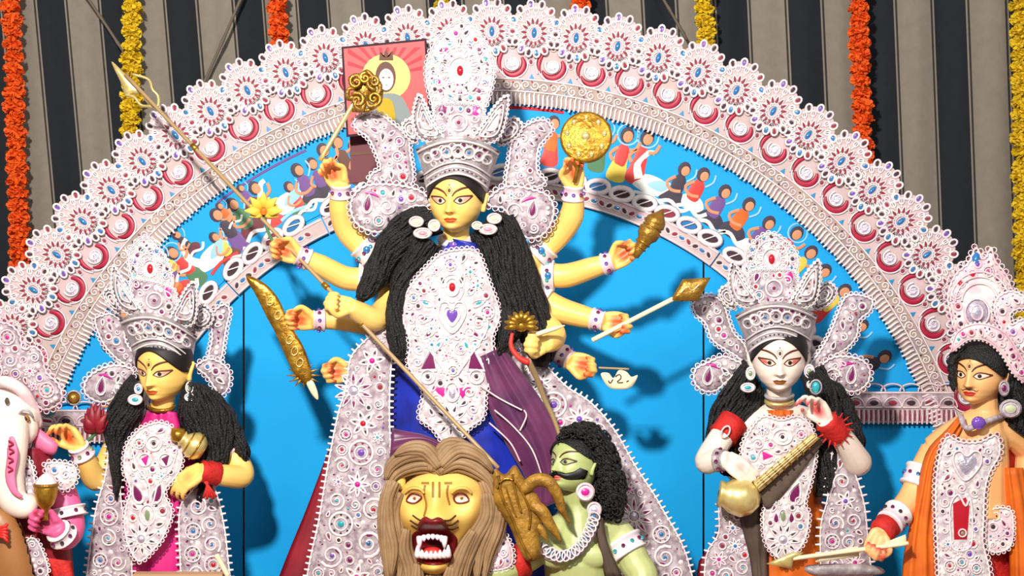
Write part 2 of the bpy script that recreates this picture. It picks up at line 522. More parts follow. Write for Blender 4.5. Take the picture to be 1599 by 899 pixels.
def fill(L, G, M, poly, margin=5, rmin=1.7, rmax=14, seed=0, excl=(), tries=1400, holes=(0, 4, 5), gems=(1, 2, 6, 9, 3)):
    rs = np.random.RandomState(seed + 99)
    for (x, y, r) in pack(poly, margin, min(rmin, 1.8), rmax, seed, excl, int(tries * 1.5)):
        a = rs.rand() * 6.28
        g = gems[rs.randint(len(gems))]; hl = holes[rs.randint(len(holes))]
        k = rs.rand()
        if r > 8.5:
            if k < 0.42:
                flower(L, G, M, x, y, r, rs.randint(6, 9), a, g, max(2.4, r * 0.2), hole=hl)
            elif k < 0.75:
                L.ribbon(M, spiral_pts(x, y, r * 0.95, 1.7, a, 1 if rs.rand() < 0.5 else -1), np.linspace(max(3.4, r * 0.3), max(2.2, r * 0.16), 22), 0.0055)
                G.dot(M, x, y, r * 0.16, None, g, 0.002)
                G.fan(M, drop_pts(x + r * 0.55 * math.cos(a + 3), y + r * 0.55 * math.sin(a + 3), r * 0.5, r * 0.3, a + 1.4), 0.0006, hl, 0.0012)
            else:
                L.ring(M, x, y, r * 0.9, max(3.0, r * 0.24), 0.006, n=16)
                L.ring(M, x, y, r * 0.5, max(2.2, r * 0.16), 0.005, n=12)
                G.dot(M, x, y, r * 0.26, 0.004, g, 0.001)
                for j in range(8):
                    b = a + j * 0.785
                    G.dot(M, x + r * 0.72 * math.cos(b), y + r * 0.72 * math.sin(b), r * 0.1, 0.0006, hl, 0.0012, 6)
        elif r > 4.6:
            if k < 0.35:
                L.ring(M, x, y, r * 0.85, 2.8, 0.005, n=10)
                G.dot(M, x, y, r * 0.5, 0.003, g if rs.rand() < 0.4 else hl, 0.001)
            elif k < 0.7:
                L.ribbon(M, spiral_pts(x, y, r * 0.9, 1.3, a, 1, 14), np.linspace(3.4, 2.0, 14), 0.005)
                G.dot(M, x, y, r * 0.2, None, hl, 0.0012, 6)
            else:
                L.ribbon(M, drop_pts(x, y, r * 2, r * 1.3, a), 2.8, 0.005, True)
                G.fan(M, drop_pts(x, y, r * 1.2, r * 0.6, a), 0.0008, hl, 0.0012)
        else:
            if k < 0.45:
                G.dot(M, x, y, r * 0.75, 0.0008, hl, 0.0012, 6, r * 0.45, a)
            elif k < 0.6:
                G.dot(M, x, y, r * 0.6, 0.003, g, 0.001, 6)
            else:
                L.dot(M, x, y, r * 0.95, 0.004, 0, 0.0, 7)
def lace_piece(root, name, outline, D, back='silver_lilac', seed=1, edge='ring', er=3.2, esp=7.5, margin=6, rmin=2.0, rmax=14,
               thick=0.010, white='white', step=12.0, excl=(), extra=None, border=True, smooth_outline=True, puff=0.0, fall=10, label=None,
               edge_range=None, tries=1400, holes=(0, 4, 5), gems=(1, 2, 6, 9, 3)):
    o = crv(outline, None, True, 5) if smooth_outline else np.asarray(outline, float)
    B = MB()
    B.plate(o, D, thick, step, 0, puff, fall)
    base = part(name, B, back, root, True, label)
    L, G = MB(), MB()
    if puff:
        D0 = D
        DF = dist_field(o)
        def D(u, v, D0=D0):
            d = DF(u, v)
            pf = puff * np.sqrt(np.clip(1 - (1 - np.clip(d / fall, 0, 1)) ** 2, 0, 1))
            return (D0(u, v) if callable(D0) else D0) - pf
    M = depthM(D)
    if border:
        L.ribbon(M, o, 3.0, 0.006, True)
    # scalloped edge
    s = np.r_[0, np.cumsum(np.linalg.norm(np.diff(np.r_[o, o[:1]], axis=0), axis=1))]
    oc = np.r_[o, o[:1]]
    if edge:
        n = max(6, int(s[-1] / esp))
        q = np.linspace(0, s[-1], n, endpoint=False)
        if edge_range:
            q = q[(q >= s[-1] * edge_range[0]) & (q <= s[-1] * edge_range[1])]
        ex = np.interp(q, s, oc[:, 0]); ey = np.interp(q, s, oc[:, 1])
        cen = o.mean(0)
        ar = np.sum(o[:, 0] * np.roll(o[:, 1], -1) - np.roll(o[:, 0], -1) * o[:, 1])
        tx = np.interp(q + 1, s, oc[:, 0]) - np.interp(q - 1, s, oc[:, 0]); ty = np.interp(q + 1, s, oc[:, 1]) - np.interp(q - 1, s, oc[:, 1])
        nl = np.hypot(tx, ty) + 1e-9
        sg = 1 if ar > 0 else -1
        nx, ny = ty / nl * sg, -tx / nl * sg
        for i in range(len(q)):
            if edge == 'ring':
                L.ring(M, ex[i] + nx[i] * er * 0.5, ey[i] + ny[i] * er * 0.5, er, 1.9, 0.005, n=8)
                G.dot(M, ex[i] + nx[i] * er * 0.4, ey[i] + ny[i] * er * 0.4, er * 0.5, 0.0008, holes[i % len(holes)], 0.0015, 6)
            elif edge == 'tooth':
                L.ribbon(M, [(ex[i] - nx[i] * 2, ey[i] - ny[i] * 2), (ex[i] + nx[i] * er, ey[i] + ny[i] * er), (ex[i] + nx[i] * er * 2.2, ey[i] + ny[i] * er * 2.2)], (5.0, 4.0, 3.0), 0.006)
            elif edge == 'bead':
                L.dot(M, ex[i] + nx[i] * 1.5, ey[i] + ny[i] * 1.5, er, er * 0.0018, 0, 0.001, 6)
    if extra:
        extra(L, G, M)
    fill(L, G, M, o, margin, rmin, rmax, seed, excl, tries, holes, gems)
    part('lace_relief', L, white, base, True)
    if G.n:
        part('sequins', G, GEMS, base, True, None, True)
    return base

# ------------------------------------------------------------------ setting: ground, stage, striped curtain
g = MB(); g.box((0, 0, -0.05), (14, 14, 0.1))
o = link('floor', g.mesh('floor', (0, 0, 0), False, ('ground',))); o['kind'] = 'structure'
o['label'] = 'dull grey ground under the stage'
g = MB(); g.box((0, 0.25, STAGE_Z / 2), (6.4, 2.3, STAGE_Z))
o = link('stage', g.mesh('stage', (0, 0, 0), False, ('stage_cloth',))); o['kind'] = 'structure'
o['label'] = 'low red-covered stage below the row of idols'

g = MB(); g.box((0, 1.75, 2.1), (9.0, 0.1, 4.2))
o = link('wall_back', g.mesh('wall_back', (0, 0, 0), False, ('ground',))); o['kind'] = 'structure'
o['label'] = 'plain grey wall behind the striped curtain'

m = bpy.data.materials.new('striped_cloth'); m.use_nodes = True
nt = m.node_tree; b = nt.nodes['Principled BSDF']
b.inputs['Roughness'].default_value = 0.85; b.inputs['Specular IOR Level'].default_value = 0.15
uv = nt.nodes.new('ShaderNodeUVMap'); sx = nt.nodes.new('ShaderNodeSeparateXYZ')
nt.links.new(uv.outputs[0], sx.inputs[0])
fr = nt.nodes.new('ShaderNodeMath'); fr.operation = 'FRACT'; nt.links.new(sx.outputs[0], fr.inputs[0])
rp = nt.nodes.new('ShaderNodeValToRGB'); rp.color_ramp.interpolation = 'CONSTANT'
BE, DK, LN = lin((138, 129, 117)), lin((37, 40, 45)), lin((58, 54, 52))
stops = [(0.0, DK), (0.40, BE), (0.425, LN), (0.45, BE), (0.925, LN), (0.95, BE), (0.975, DK)]
while len(rp.color_ramp.elements) < len(stops):
    rp.color_ramp.elements.new(0.5)
for e, (p_, c_) in zip(rp.color_ramp.elements, stops):
    e.position = p_; e.color = c_
nt.links.new(fr.outputs[0], rp.inputs[0])
tc = nt.nodes.new('ShaderNodeTexCoord')
n1 = nt.nodes.new('ShaderNodeTexNoise'); n1.inputs['Scale'].default_value = 26; n1.inputs['Detail'].default_value = 6
nt.links.new(tc.outputs['Object'], n1.inputs['Vector'])
mr = nt.nodes.new('ShaderNodeMapRange'); mr.inputs['To Min'].default_value = 0.82; mr.inputs['To Max'].default_value = 1.12
nt.links.new(n1.outputs['Fac'], mr.inputs['Value'])
mx = nt.nodes.new('ShaderNodeMixRGB'); mx.blend_type = 'MULTIPLY'; mx.inputs[0].default_value = 1.0
nt.links.new(rp.outputs[0], mx.inputs[1]); nt.links.new(mr.outputs[0], mx.inputs[2])
nt.links.new(mx.outputs[0], b.inputs['Base Color'])
MATS['striped_cloth'] = m
# dark bands start here (pixels along the top edge of the photograph)
DARK0 = [-144, -42, 60, 160, 262, 369, 468, 571, 672, 790, 903, 1008, 1121, 1233, 1350, 1460, 1577, 1690, 1800]
CY = 1.35
ncol, nrow = 300, 50
V, UVs = [], []
for j in range(nrow):
    py = -520 + (1440 + 520) * j / (nrow - 1)
    for i in range(ncol):
        u = i / (ncol - 1) * (len(DARK0) - 1)
        k = min(int(u), len(DARK0) - 2); x0 = DARK0[k] + (DARK0[k + 1] - DARK0[k]) * (u - k)
        lean = 0.093 - 0.06 * np.clip(x0 / 1599, 0, 1)
        d = CY + 0.012 * math.sin(u * 5.1 + py * 0.002) + 0.008 * math.sin(u * 11.7 + 1.3 + py * 0.004)
        V.append(Pn(x0 + lean * py, py, d)); UVs.append((u, py / 100))
me = bpy.data.meshes.new('curtain')
Q = gridq(nrow, ncol)
V = np.array(V); org = np.array((0, CY, 0.0))
me.from_pydata((V - org).tolist(), [], Q.tolist())
ul = me.uv_layers.new(name='UVMap')
li = np.zeros(len(me.loops), int); me.loops.foreach_get('vertex_index', li)
ul.data.foreach_set('uv', np.array(UVs)[li].ravel())
me.polygons.foreach_set('use_smooth', np.full(len(me.polygons), True))
me.materials.append(m)
cur = link('curtain', me); cur.location = org.tolist()
so = cur.modifiers.new('solid', 'SOLIDIFY'); so.thickness = 0.003; so.offset = -1
cur['label'] = 'charcoal and beige striped cloth hanging behind the arch'; cur['category'] = 'curtain'

for (a, b_, lb) in (((118, -30), (200, 92), 'thin bamboo pole crossing the curtain behind the leftmost yellow garland'),
                    ((388, -30), (300, 170), 'thin bamboo pole slanting down-left between yellow and orange garlands'),
                    ((1018, -30), (1072, 62), 'thin bamboo pole slanting behind the arch beside the right yellow garland')):
    t = MB()
    q = crv([P(a[0], a[1], 1.27), P((a[0] + b_[0]) / 2 + 1, (a[1] + b_[1]) / 2, 1.27), P(b_[0], b_[1], 1.27)], 16)
    t.tube(q, [0.0065 + (0.0018 if k % 5 == 2 else 0) for k in range(16)], 8)
    solo('bamboo_pole', t, 'bamboo', lb, 'pole', 'bamboo poles behind the arch')

# ------------------------------------------------------------------ marigold garlands
def marigold(seed):
    rs = np.random.RandomState(seed)
    B = MB(); B.ball((0, 0, 0), 0.034, 8, 0, (1, 1, 0.75))
    n = 90
    for k in range(n):
        z = 1 - 2 * (k + 0.5) / n; a = k * 2.39996 + rs.rand() * 0.3
        r = math.sqrt(1 - z * z)
        d = np.array((r * math.cos(a), r * math.sin(a), z * 0.8))
        t1 = np.cross(d, (0, 0, 1)); t1 /= np.linalg.norm(t1) + 1e-9; t2 = np.cross(d, t1)
        tl = rs.rand() * 6.28; e = t1 * math.cos(tl) + t2 * math.sin(tl); f = np.cross(d, e)
        R = 0.048 + 0.008 * rs.rand(); w = 0.0105
        V = [d * 0.028 - e * w * 0.6, d * 0.028 + e * w * 0.6, d * R + e * w + f * 0.006, d * (R + 0.003) + f * 0.010, d * R - e * w + f * 0.006]
        B.add(V, [(0, 1, 2, 4)], [(4, 2, 3)])
    return B
FM = {}
for c_ in ('orange_flower', 'yellow_flower'):
    FM[c_] = [marigold(s_).mesh('marigold_flower', (0, 0, 0), False, (c_,)) for s_ in (1, 2, 3)]
def garland(x0, x1, y1, c_, label, wid=1.0):
    rs = random.Random(int(x0))
    Y = 1.22
    r = thing('marigold_garland', label, 'garland', P(x1, y1, Y), 'marigold garlands hanging on the curtain')
    L = np.array(r.location)
    y = -46.0; k = 0
    s = MB(); s.tube([P(x0, -110, Y), P(x1, y1, Y)], 0.002, 5)
    part('string', s, 'bamboo', r)
    while y < y1:
        f = link('flower', FM[c_][k % 3], r)
        x = x0 + (x1 - x0) * max(0, y) / max(y1, 1) + rs.uniform(-1.5, 1.5)
        f.location = (np.array(P(x, y, Y + rs.uniform(-0.006, 0.006))) - L).tolist()
        f.rotation_euler = (rs.uniform(-0.3, 0.3), rs.uniform(-0.3, 0.3), rs.uniform(0, 6.28))
        sc = wid * rs.uniform(0.76, 0.92); f.scale = (sc, sc, sc * 0.9)
        y += rs.uniform(17, 21); k += 1
garland(17, 34, 470, 'orange_flower', 'long orange marigold garland hanging at the far left edge')
garland(207, 203, 300, 'yellow_flower', 'yellow marigold garland behind the spear tip left of the arch')
garland(433, 440, 150, 'orange_flower', 'short visible orange marigold garland above the arch, left of the framed picture')
garland(692, 694, 60, 'yellow_flower', 'yellow marigold garland just showing above the top of the arch')
garland(906, 908, 55, 'orange_flower', 'orange marigold garland just showing above the arch right of centre')
garland(1100, 1103, 120, 'yellow_flower', 'yellow marigold garland above the right shoulder of the arch')
garland(1340, 1350, 270, 'orange_flower', 'orange marigold garland hanging onto the right slope of the arch')
garland(1592, 1600, 520, 'yellow_flower', 'long yellow marigold garland at the far right edge')

# ------------------------------------------------------------------ the arched backdrop
AX, AY = 768.0, 885.0
YB = 0.50
arch = thing('arched_backdrop', 'tall blue semicircular backdrop with white lace rosettes and scrolls round its rim', 'backdrop', P(768, py_stage(YB), YB))
AL = ROOT[arch.name]
def circ(r, a0, a1, n):
    a = np.radians(np.linspace(a0, a1, n))
    return np.stack([AX + r * np.sin(a), AY - r * np.cos(a)], -1)
def ring_sector(r0, r1, a0, a1, n=90):
    return np.concatenate([circ(r1, a0, a1, n), circ(r0, a1, a0, n)])
bottom = py_stage(YB)
for (x0, x1) in ((-40, 379), (382, 1097), (1100, 1580)):
    c = circ(806, -89, 89, 180)
    c = c[(c[:, 0] >= x0) & (c[:, 0] <= x1)]
    yl = AY - math.sqrt(max(0, 806 ** 2 - (x0 - AX) ** 2)); yr = AY - math.sqrt(max(0, 806 ** 2 - (x1 - AX) ** 2))
    out = np.concatenate([[(x0, yl)], c, [(x1, yr), (x1, bottom), (x0, bottom)]])
    B = MB(); B.plate(out, YB, 0.03, 80)
    part('board_panel', B, 'board_blue', arch, False)
MA = depthM(YB)
# painted band: slightly raised strip of blue with painted figures
B = MB(); B.plate(ring_sector(612, 735, -69, 69, 120), YB - 0.006, 0.005, 60)
band = part('painted_band', B, 'band_blue', arch, False)
# inner lace border: oval loops above a pierced strip
SEG = [(-66, -43), (-43, -26), (-26, 36), (36, 66)]
for (a0, a1) in SEG:
    B = MB(); B.plate(ring_sector(580, 607, a0 + 0.1, a1 - 0.1, max(12, int((a1 - a0)))), YB - 0.022, 0.016, 40)
    pl = part('lace_border', B, 'lace_back', arch, False)
    L, G = MB(), MB(); M = depthM(YB - 0.022)
    for r in (582, 604):
        L.ribbon(M, circ(r, a0 + 0.2, a1 - 0.2, int((a1 - a0) * 1.5)), 3.0, 0.005)
    k = a0 + 2.0
    i = 0
    while k < a1 - 1.5:
        x, y = AX + 616 * math.sin(math.radians(k)), AY - 616 * math.cos(math.radians(k))
        L.ring(M, x, y, 17, 9.0, 0.008, n=20, ry=10, rot=math.radians(k - 14))
        L.ribbon(M, [(x - 12, y + 3), (x, y - 1), (x + 12, y - 5)], 2.4, 0.006)
        G.dot(M, x, y, 12, 0.0006, (5, 5, 4, 1)[i % 4], -0.002, 12, 6, math.radians(k - 14))
        for q in (-1.2, 0.0, 1.2):
            x, y = AX + 593 * math.sin(math.radians(k + q)), AY - 593 * math.cos(math.radians(k + q))
            G.dot(M, x, y, 4.6, 0.0006, (5, 4)[i % 2] if q else 1, 0.0012, 8, 2.6, math.radians(k + 30 * q))
            L.ring(M, x, y, 6.4, 1.8, 0.004, n=10, ry=4.2, rot=math.radians(k + 30 * q))
        k += 3.6; i += 1
    part('lace_relief', L, 'white', pl)
    part('sequins', G, GEMS, pl, True, None, True)
# frilled band
B = MB(); B.plate(ring_sector(724, 764, -76, 74, 140), YB - 0.022, 0.016, 60)
fr_ = part('frill_band', B, 'frill_back', arch, False)
L, G = MB(), MB(); M = depthM(YB - 0.022)
rs = np.random.RandomState(5)
k = -75.5; i = 0
while k < 73.5:
    a = math.radians(k); sn, cs = math.sin(a), math.cos(a)
    j = rs.uniform(-2, 2)
    r0 = 721 + j; r1 = 742 + j * 0.5
    pts = [(AX + r * sn + dx * cs, AY - r * cs + dx * sn) for r, dx in ((r0, 0), (r0 + 6, 0.8), (r1 - 5, -0.6), (r1, 0.4))]
    L.ribbon(M, pts, (3.4, 4.6, 4.6, 3.0), 0.011)
    if i % 2 == 0:
        r = 753 + j
        L.ribbon(M, spiral_pts(AX + r * sn, AY - r * cs, 7.5, 1.4, a + rs.rand() * 6, 1 if i % 4 else -1, 14), np.linspace(3, 2, 14), 0.006)
        G.dot(M, AX + (r - 8) * sn + 5 * cs, AY - (r - 8) * cs + 5 * sn, 2.4, 0.0006, (5, 4, 0, 1)[i // 2 % 4], 0.0012, 6, 1.5, rs.rand() * 3)
        G.dot(M, AX + (r + 5) * sn - 5 * cs, AY - (r + 5) * cs - 5 * sn, 2.2, 0.0006, (4, 5)[i // 2 % 2], 0.0012, 6, 1.4, rs.rand() * 3)
    k += 0.56; i += 1
for r in (744, 763):
    L.ribbon(M, circ(r, -75.5, 73.5, 240), 3.0, 0.006)
part('pleats', L, 'white', fr_, True, None, True)
part('sequins', G, GEMS, fr_, True, None, True)
# base ring behind scrolls
B = MB(); B.plate(ring_sector(757, 826, -74, 78, 140), YB - 0.016, 0.010, 60)
sr = part('scroll_ring', B, 'lace_back', arch, False)
kA = mpp(YB - 0.03)
locM = lambda u, v, h: np.stack([np.asarray(u, float) * kA, 0 * np.asarray(u, float) - h, np.asarray(v, float) * kA], -1)
# rosette, in its own pixels: u along the arch, v outwards
RL, RG, RB = MB(), MB(), MB()
a = np.linspace(0, 2 * np.pi, 28, endpoint=False)
rim_r = 41 * (1.0 + 0.16 * np.maximum(0, np.sin(a)) - 0.20 * np.maximum(0, -np.sin(a)))
p_ = np.stack([rim_r * np.cos(a), rim_r * np.sin(a)], -1)
RB.fan(locM, p_, 0.0, 0, 0.0, (0, 0)); RB.fan(lambda u, v, h: locM(u, v, h - 0.006), p_[::-1], 0.0, 0, 0.0, (0, 0))
i_ = np.arange(28); j_ = (i_ + 1) % 28
RB.add(np.concatenate([locM(p_[:, 0], p_[:, 1], 0.0), locM(p_[:, 0], p_[:, 1], -0.006)]), np.stack([j_, i_, i_ + 28, j_ + 28], -1))
for k in range(14):
    t = 2 * math.pi * k / 14
    c, s_ = math.cos(t), math.sin(t)
    out = 1.0 + 0.16 * max(0, s_) - 0.20 * max(0, -s_)
    RG.fan(locM, drop_pts(19 * c, 19 * s_, 11, 5, t + math.pi), 0.001, 4, 0.0015)
    RL.ribbon(locM, drop_pts(19 * c, 19 * s_, 15, 9, t + math.pi), 2.6, 0.005, True)
    t2 = t + math.pi / 14
    RL.ring(locM, 30.5 * math.cos(t2) * out, 30.5 * math.sin(t2) * out, 5.4, 3.6, 0.005, n=10, ry=3.8, rot=t2)
    RL.ring(locM, 39 * c * out, 39 * s_ * out, 6.8, 4.2, 0.006, n=12, ry=5.6, rot=t)
    RG.dot(locM, 39 * c * out, 39 * s_ * out, 4.2, 0.0006, (5, 1, 4, 5, 6)[k % 5], 0.001, 8, 2.8, t); RG.dot(locM, 30.5 * math.cos(t + math.pi / 14) * out, 30.5 * math.sin(t + math.pi / 14) * out, 3.2, 0.0006, (4, 5)[k % 2], 0.001, 8, 1.9, t + math.pi / 14)
    RL.ribbon(locM, [(24 * math.cos(t2), 24 * math.sin(t2)), (36 * math.cos(t2) * out, 36 * math.sin(t2) * out)], 2.6, 0.004)
RL.ring(locM, 0, 0, 9.5, 2.6, 0.006, n=16)
RG.dot(locM, 0, 0, 4.4, 0.006, 1, 0.002, 12, 8.0)
me_b = RB.mesh('rosette', (0, 0, 0), False, ('lace_back',)); me_l = RL.mesh('petal_lace', (0, 0, 0), True, ('white',))
me_g = RG.mesh('sequins', (0, 0, 0), True, GEMS)
# scroll: a curling ring with two red crescents
SL, SG, SB = MB(), MB(), MB()
SL.ribbon(locM, spiral_pts(2, 1, 12.5, 1.9, 2.6, 1, 34), np.linspace(4.2, 2.0, 34), 0.008)
t = np.linspace(math.radians(205), math.radians(400), 22)
SG.ribbon(locM, np.stack([2 + 17 * np.cos(t), 0 + 17 * np.sin(t)], -1), 1 + 9.5 * np.sin(np.linspace(0.12, 2.9, 22)) ** 0.8, 0.003, m=0, lift=0.001)
SL.ribbon(locM, np.stack([2 + 23 * np.cos(t), 0 + 22.5 * np.sin(t)], -1), 3.0, 0.006)
t = np.linspace(math.radians(120), math.radians(215), 14)
SG.ribbon(locM, np.stack([4 + 24 * np.cos(t), 3 + 24 * np.sin(t)], -1), 1 + 6 * np.sin(np.linspace(0.1, 3.0, 14)), 0.003, m=0, lift=0.001)
SL.ribbon(locM, np.stack([4 + 29 * np.cos(t), 3 + 29 * np.sin(t)], -1), 2.6, 0.006)
SG.fan(locM, [(26, -26), (38, -26), (32, -14)], 0.001, 1, 0.001)
for (x, y) in ((24, 16), (30, 4), (31, 22), (16, 26), (-14, 27)):
    SG.dot(locM, x, y, 2.4, 0.0006, 2, 0.001, 6, 3.4)
    SL.ring(locM, x, y, 4.2, 1.6, 0.004, n=8, ry=5.0)
SB.fan(locM, np.stack([2 + 9 * np.cos(a), 1 + 9 * np.sin(a)], -1), 0.002, 0, 0.0008)
ms_l = SL.mesh('scroll', (0, 0, 0), True, ('white',)); ms_g = SG.mesh('crescents', (0, 0, 0), True, ('crimson', 'tri_blue', 'holered'))
ms_b = SB.mesh('scroll_boss', (0, 0, 0), True, ('foil',))
# small pierced filler between rosettes
FLL = MB()
for (x, y, r) in ((0, 0, 5), (0, 11, 4.5), (-8, 6, 4), (8, 6, 4), (0, -10, 4), (-9, -5, 3.6), (9, -5, 3.6)):
    FLL.ring(locM, x, y, r, 2.4, 0.005, n=10)
mf = FLL.mesh('filigree', (0, 0, 0), True, ('white_warm',))
step = math.degrees(66.0 / 835)
k = -16
while k <= 17:
    an = k * step
    for kind, dr, da, yy in (('rosette', 836, 0.0, YB - 0.028 - 0.005 * (k % 2)), ('scroll', 786, 0.5, YB - 0.018), ('filigree', 824, 0.5, YB - 0.020)):
        A = math.radians(an + da * step)
        x, y = AX + dr * math.sin(A), AY - dr * math.cos(A)
        me = {'rosette': me_b, 'scroll': ms_l, 'filigree': mf}[kind]
        o = link(kind, me, arch)
        o.location = (np.array(P(x, y, yy)) - AL).tolist()
        o.rotation_euler = (0, A, 0)
        if kind == 'rosette':
            o.scale = (0.87, 1, 1.0)
            link('petal_lace', me_l, o); link('sequins', me_g, o)['kind'] = 'stuff'
        elif kind == 'scroll':
            link('crescents', ms_g, o); link('scroll_boss', ms_b, o)
    k += 1
# painted figures on the band
PF = ('f_skin', 'f_dark', 'f_white', 'red', 'f_green', 'f_yellow', 'f_brown', 'f_purple', 'f_lightblue', 'f_maroon', 'orange_cloth')
def painted(an, r0, kind, c1, c2, sc=1.0, flip=1):
    A = math.radians(an); sn, cs = math.sin(A), math.cos(A)
    base = depthM(YB - 0.006)
    M = lambda u, v, h: base(AX + (r0 + np.asarray(v, float) * sc) * sn + np.asarray(u, float) * flip * sc * cs,
                             AY - (r0 + np.asarray(v, float) * sc) * cs + np.asarray(u, float) * flip * sc * sn, h)
    B = MB()
    def F(pts, m, l):
        B.fan(M, crv(pts, None, True, 4), 0.0012, m, 0.0008 * l)
    if kind == 'stand':
        F([(-12, 0), (13, 0), (11, 26), (6, 48), (-6, 48), (-10, 26)], c1, 1)
        F([(-6, 22), (7, 20), (9, 42), (4, 52), (-5, 52), (-9, 40)], c2, 2)
        B.ribbon(M, crv([(-8, 46), (-16, 34), (-10, 26)], 8), 5, 0.001, m=0, lift=0.003)
        B.ribbon(M, crv([(8, 46), (17, 50), (20, 62)], 8), 5, 0.001, m=0, lift=0.003)
        B.dot(M, -1, 66, 10, 0.001, 1, 0.002, 12, 12)
        B.dot(M, 1, 64, 7, 0.001, 0, 0.004, 12, 8.5)
        if c2 == 3:
            B.ring(M, 0, 67, 15, 2.5, 0.001, 8, 18, lift=0.001)
    elif kind == 'sit':
        F([(-22, 2), (-8, -4), (16, -2), (24, 8), (12, 20), (-10, 18)], c1, 1)
        F([(-8, 12), (8, 10), (10, 34), (4, 46), (-6, 46), (-11, 32)], c2, 2)
        B.ribbon(M, crv([(-9, 40), (-18, 26), (-6, 18), (8, 22)], 10), 5, 0.001, m=0, lift=0.003)
        B.dot(M, -2, 56, 10, 0.001, 1, 0.002, 12, 12)
        B.dot(M, 1, 54, 6.5, 0.001, 0, 0.004, 12, 8)
        B.ribbon(M, crv([(-16, -6), (0, 2), (20, -6), (32, 4)], 12), 6, 0.001, m=2, lift=0.003)
        B.ribbon(M, crv([(10, 40), (18, 52), (16, 64)], 8), 3, 0.001, m=8, lift=0.003)
    else:   # big pale swan-like bird with a raised neck
        F([(-30, 6), (-10, -2), (20, 0), (34, 16), (14, 26), (-14, 24)], c1, 1)
        B.ribbon(M, crv([(-20, 14), (-30, 34), (-22, 56), (-12, 60)], 12), np.linspace(14, 7, 12), 0.001, m=c1, lift=0.002)
        F([(-4, 10), (20, 8), (30, 26), (8, 22)], 8, 3)
        B.ribbon(M, crv([(-20, -8), (4, -4), (34, -10)], 8), 5, 0.001, m=c2, lift=0.002)
    part('painted_figure', B, PF, band, False)
for args in ((-66, 630, 'sit', 10, 4), (-58, 668, 'sit', 3, 5, 0.8), (-54, 672, 'sit', 9, 4, 0.7), (-50, 670, 'sit', 5, 1, 0.8), (-46.8, 668, 'sit', 7, 5, 0.8), (-43.5, 676, 'sit', 9, 1, 0.7), (-40, 628, 'sit', 6, 5, 0.8), (-37, 672, 'sit', 1, 10, 0.6), (-33.5, 676, 'sit', 9, 7, 0.6), (-28, 628, 'sit', 4, 3, 0.8), (-24, 630, 'stand', 1, 7, 0.9), (-20, 640, 'stand', 9, 6), (-64, 632, 'bird', 2, 1), (-60, 634, 'sit', 1, 8), (-55.5, 632, 'stand', 9, 3),
             (-52, 628, 'stand', 5, 6), (-48.5, 640, 'sit', 3, 10), (-45.5, 634, 'stand', 4, 3), (-42, 640, 'bird', 2, 3), (-38, 632, 'stand', 7, 1),
             (-35.5, 640, 'sit', 9, 4), (-32, 632, 'stand', 3, 0), (-29.5, 640, 'bird', 2, 8), (-26, 634, 'sit', 1, 7), (-22, 636, 'stand', 6, 9),
             (-18, 634, 'sit', 6, 3), (8, 634, 'stand', 3, 10), (11.5, 634, 'stand', 9, 3), (14.5, 640, 'stand', 4, 3), (17.5, 634, 'stand', 5, 3, 1.1),
             (20, 640, 'stand', 3, 3, 1.1), (22.5, 634, 'bird', 2, 2), (26, 634, 'sit', 1, 1), (28.5, 640, 'sit', 2, 3), (32, 634, 'sit', 1, 7), (35.5, 638, 'sit', 1, 10),
             (39, 634, 'sit', 2, 7), (42.5, 640, 'stand', 3, 3), (45.5, 634, 'stand', 4, 5), (48.5, 640, 'sit', 10, 5), (52, 634, 'stand', 3, 5),
             (57, 634, 'sit', 5, 10), (62, 640, 'sit', 1, 1)):
    painted(*args)
# dark painted panel left of the crown, thin violet line under the frill on the left
B = MB(); B.plate([(546, 205), (640, 196), (642, 276), (548, 286)], YB - 0.012, 0.006, 60); part('painted_panel', B, 'f_maroon', band, False)
B = MB(); B.plate([(546, 238), (640, 232), (640, 236), (546, 243)], YB - 0.014, 0.004, 60); part('painted_stripe', B, 'f_brown', band, False)
B = MB(); B.ribbon(depthM(YB - 0.006), circ(712, -37, -24, 20), 4, 0.002); part('painted_line', B, 'f_purple', band, False)
B = MB(); B.ribbon(depthM(YB - 0.006), circ(718, 1, 9, 20), 5, 0.003); part('painted_line', B, 'p_red', band, False)
# level lace cornice at the foot of the band on the right
def cornice(x0, x1, y0, y1, seed):
    YC = YB - 0.03
    B = MB(); B.plate([(x0, y0), (x1, y0), (x1, y1), (x0, y1)], YC, 0.024, 40)
    pl = part('lace_cornice', B, 'silver_lilac', arch, False)
    L, G = MB(), MB(); M = depthM(YC)
    for yy in (y0 + 1, y0 + 24):
        L.ribbon(M, [(x0, yy), (x1, yy)], 4, 0.006)
    x = x0 + 14; i = 0
    while x < x1 - 6:
        t = np.linspace(math.pi, 2 * math.pi, 12)
        L.ribbon(M, np.stack([x + 14 * np.cos(t), y0 + 24 + 16 * np.sin(t)], -1), 3, 0.006)
        G.dot(M, x, y0 + 17, 7, 0.001, (4, 5)[i % 2], 0.001, 10, 4)
        L.ribbon(M, np.stack([x + 18 * np.cos(t), y0 - 1 + 12 * np.sin(t)], -1), 3, 0.006)
        x += 29; i += 1
    x = x0 + 4
    while x < x1 - 2:
        L.ribbon(M, [(x, y0 + 27), (x + 0.6, y0 + 38), (x, y1 + 2)], (3, 4.4, 3.4), 0.008)
        G.ribbon(M, [(x + 3.8, y0 + 28), (x + 3.8, y1 - 3)], 2.2, 0.0006, m=4, lift=0.001)
        x += 7.6
    part('lace_relief', L, 'pinkwhite', pl)
    part('sequins', G, GEMS, pl, True, None, True)
cornice(1322, 1490, 612, 660, 3)
cornice(60, 205, 640, 690, 4)

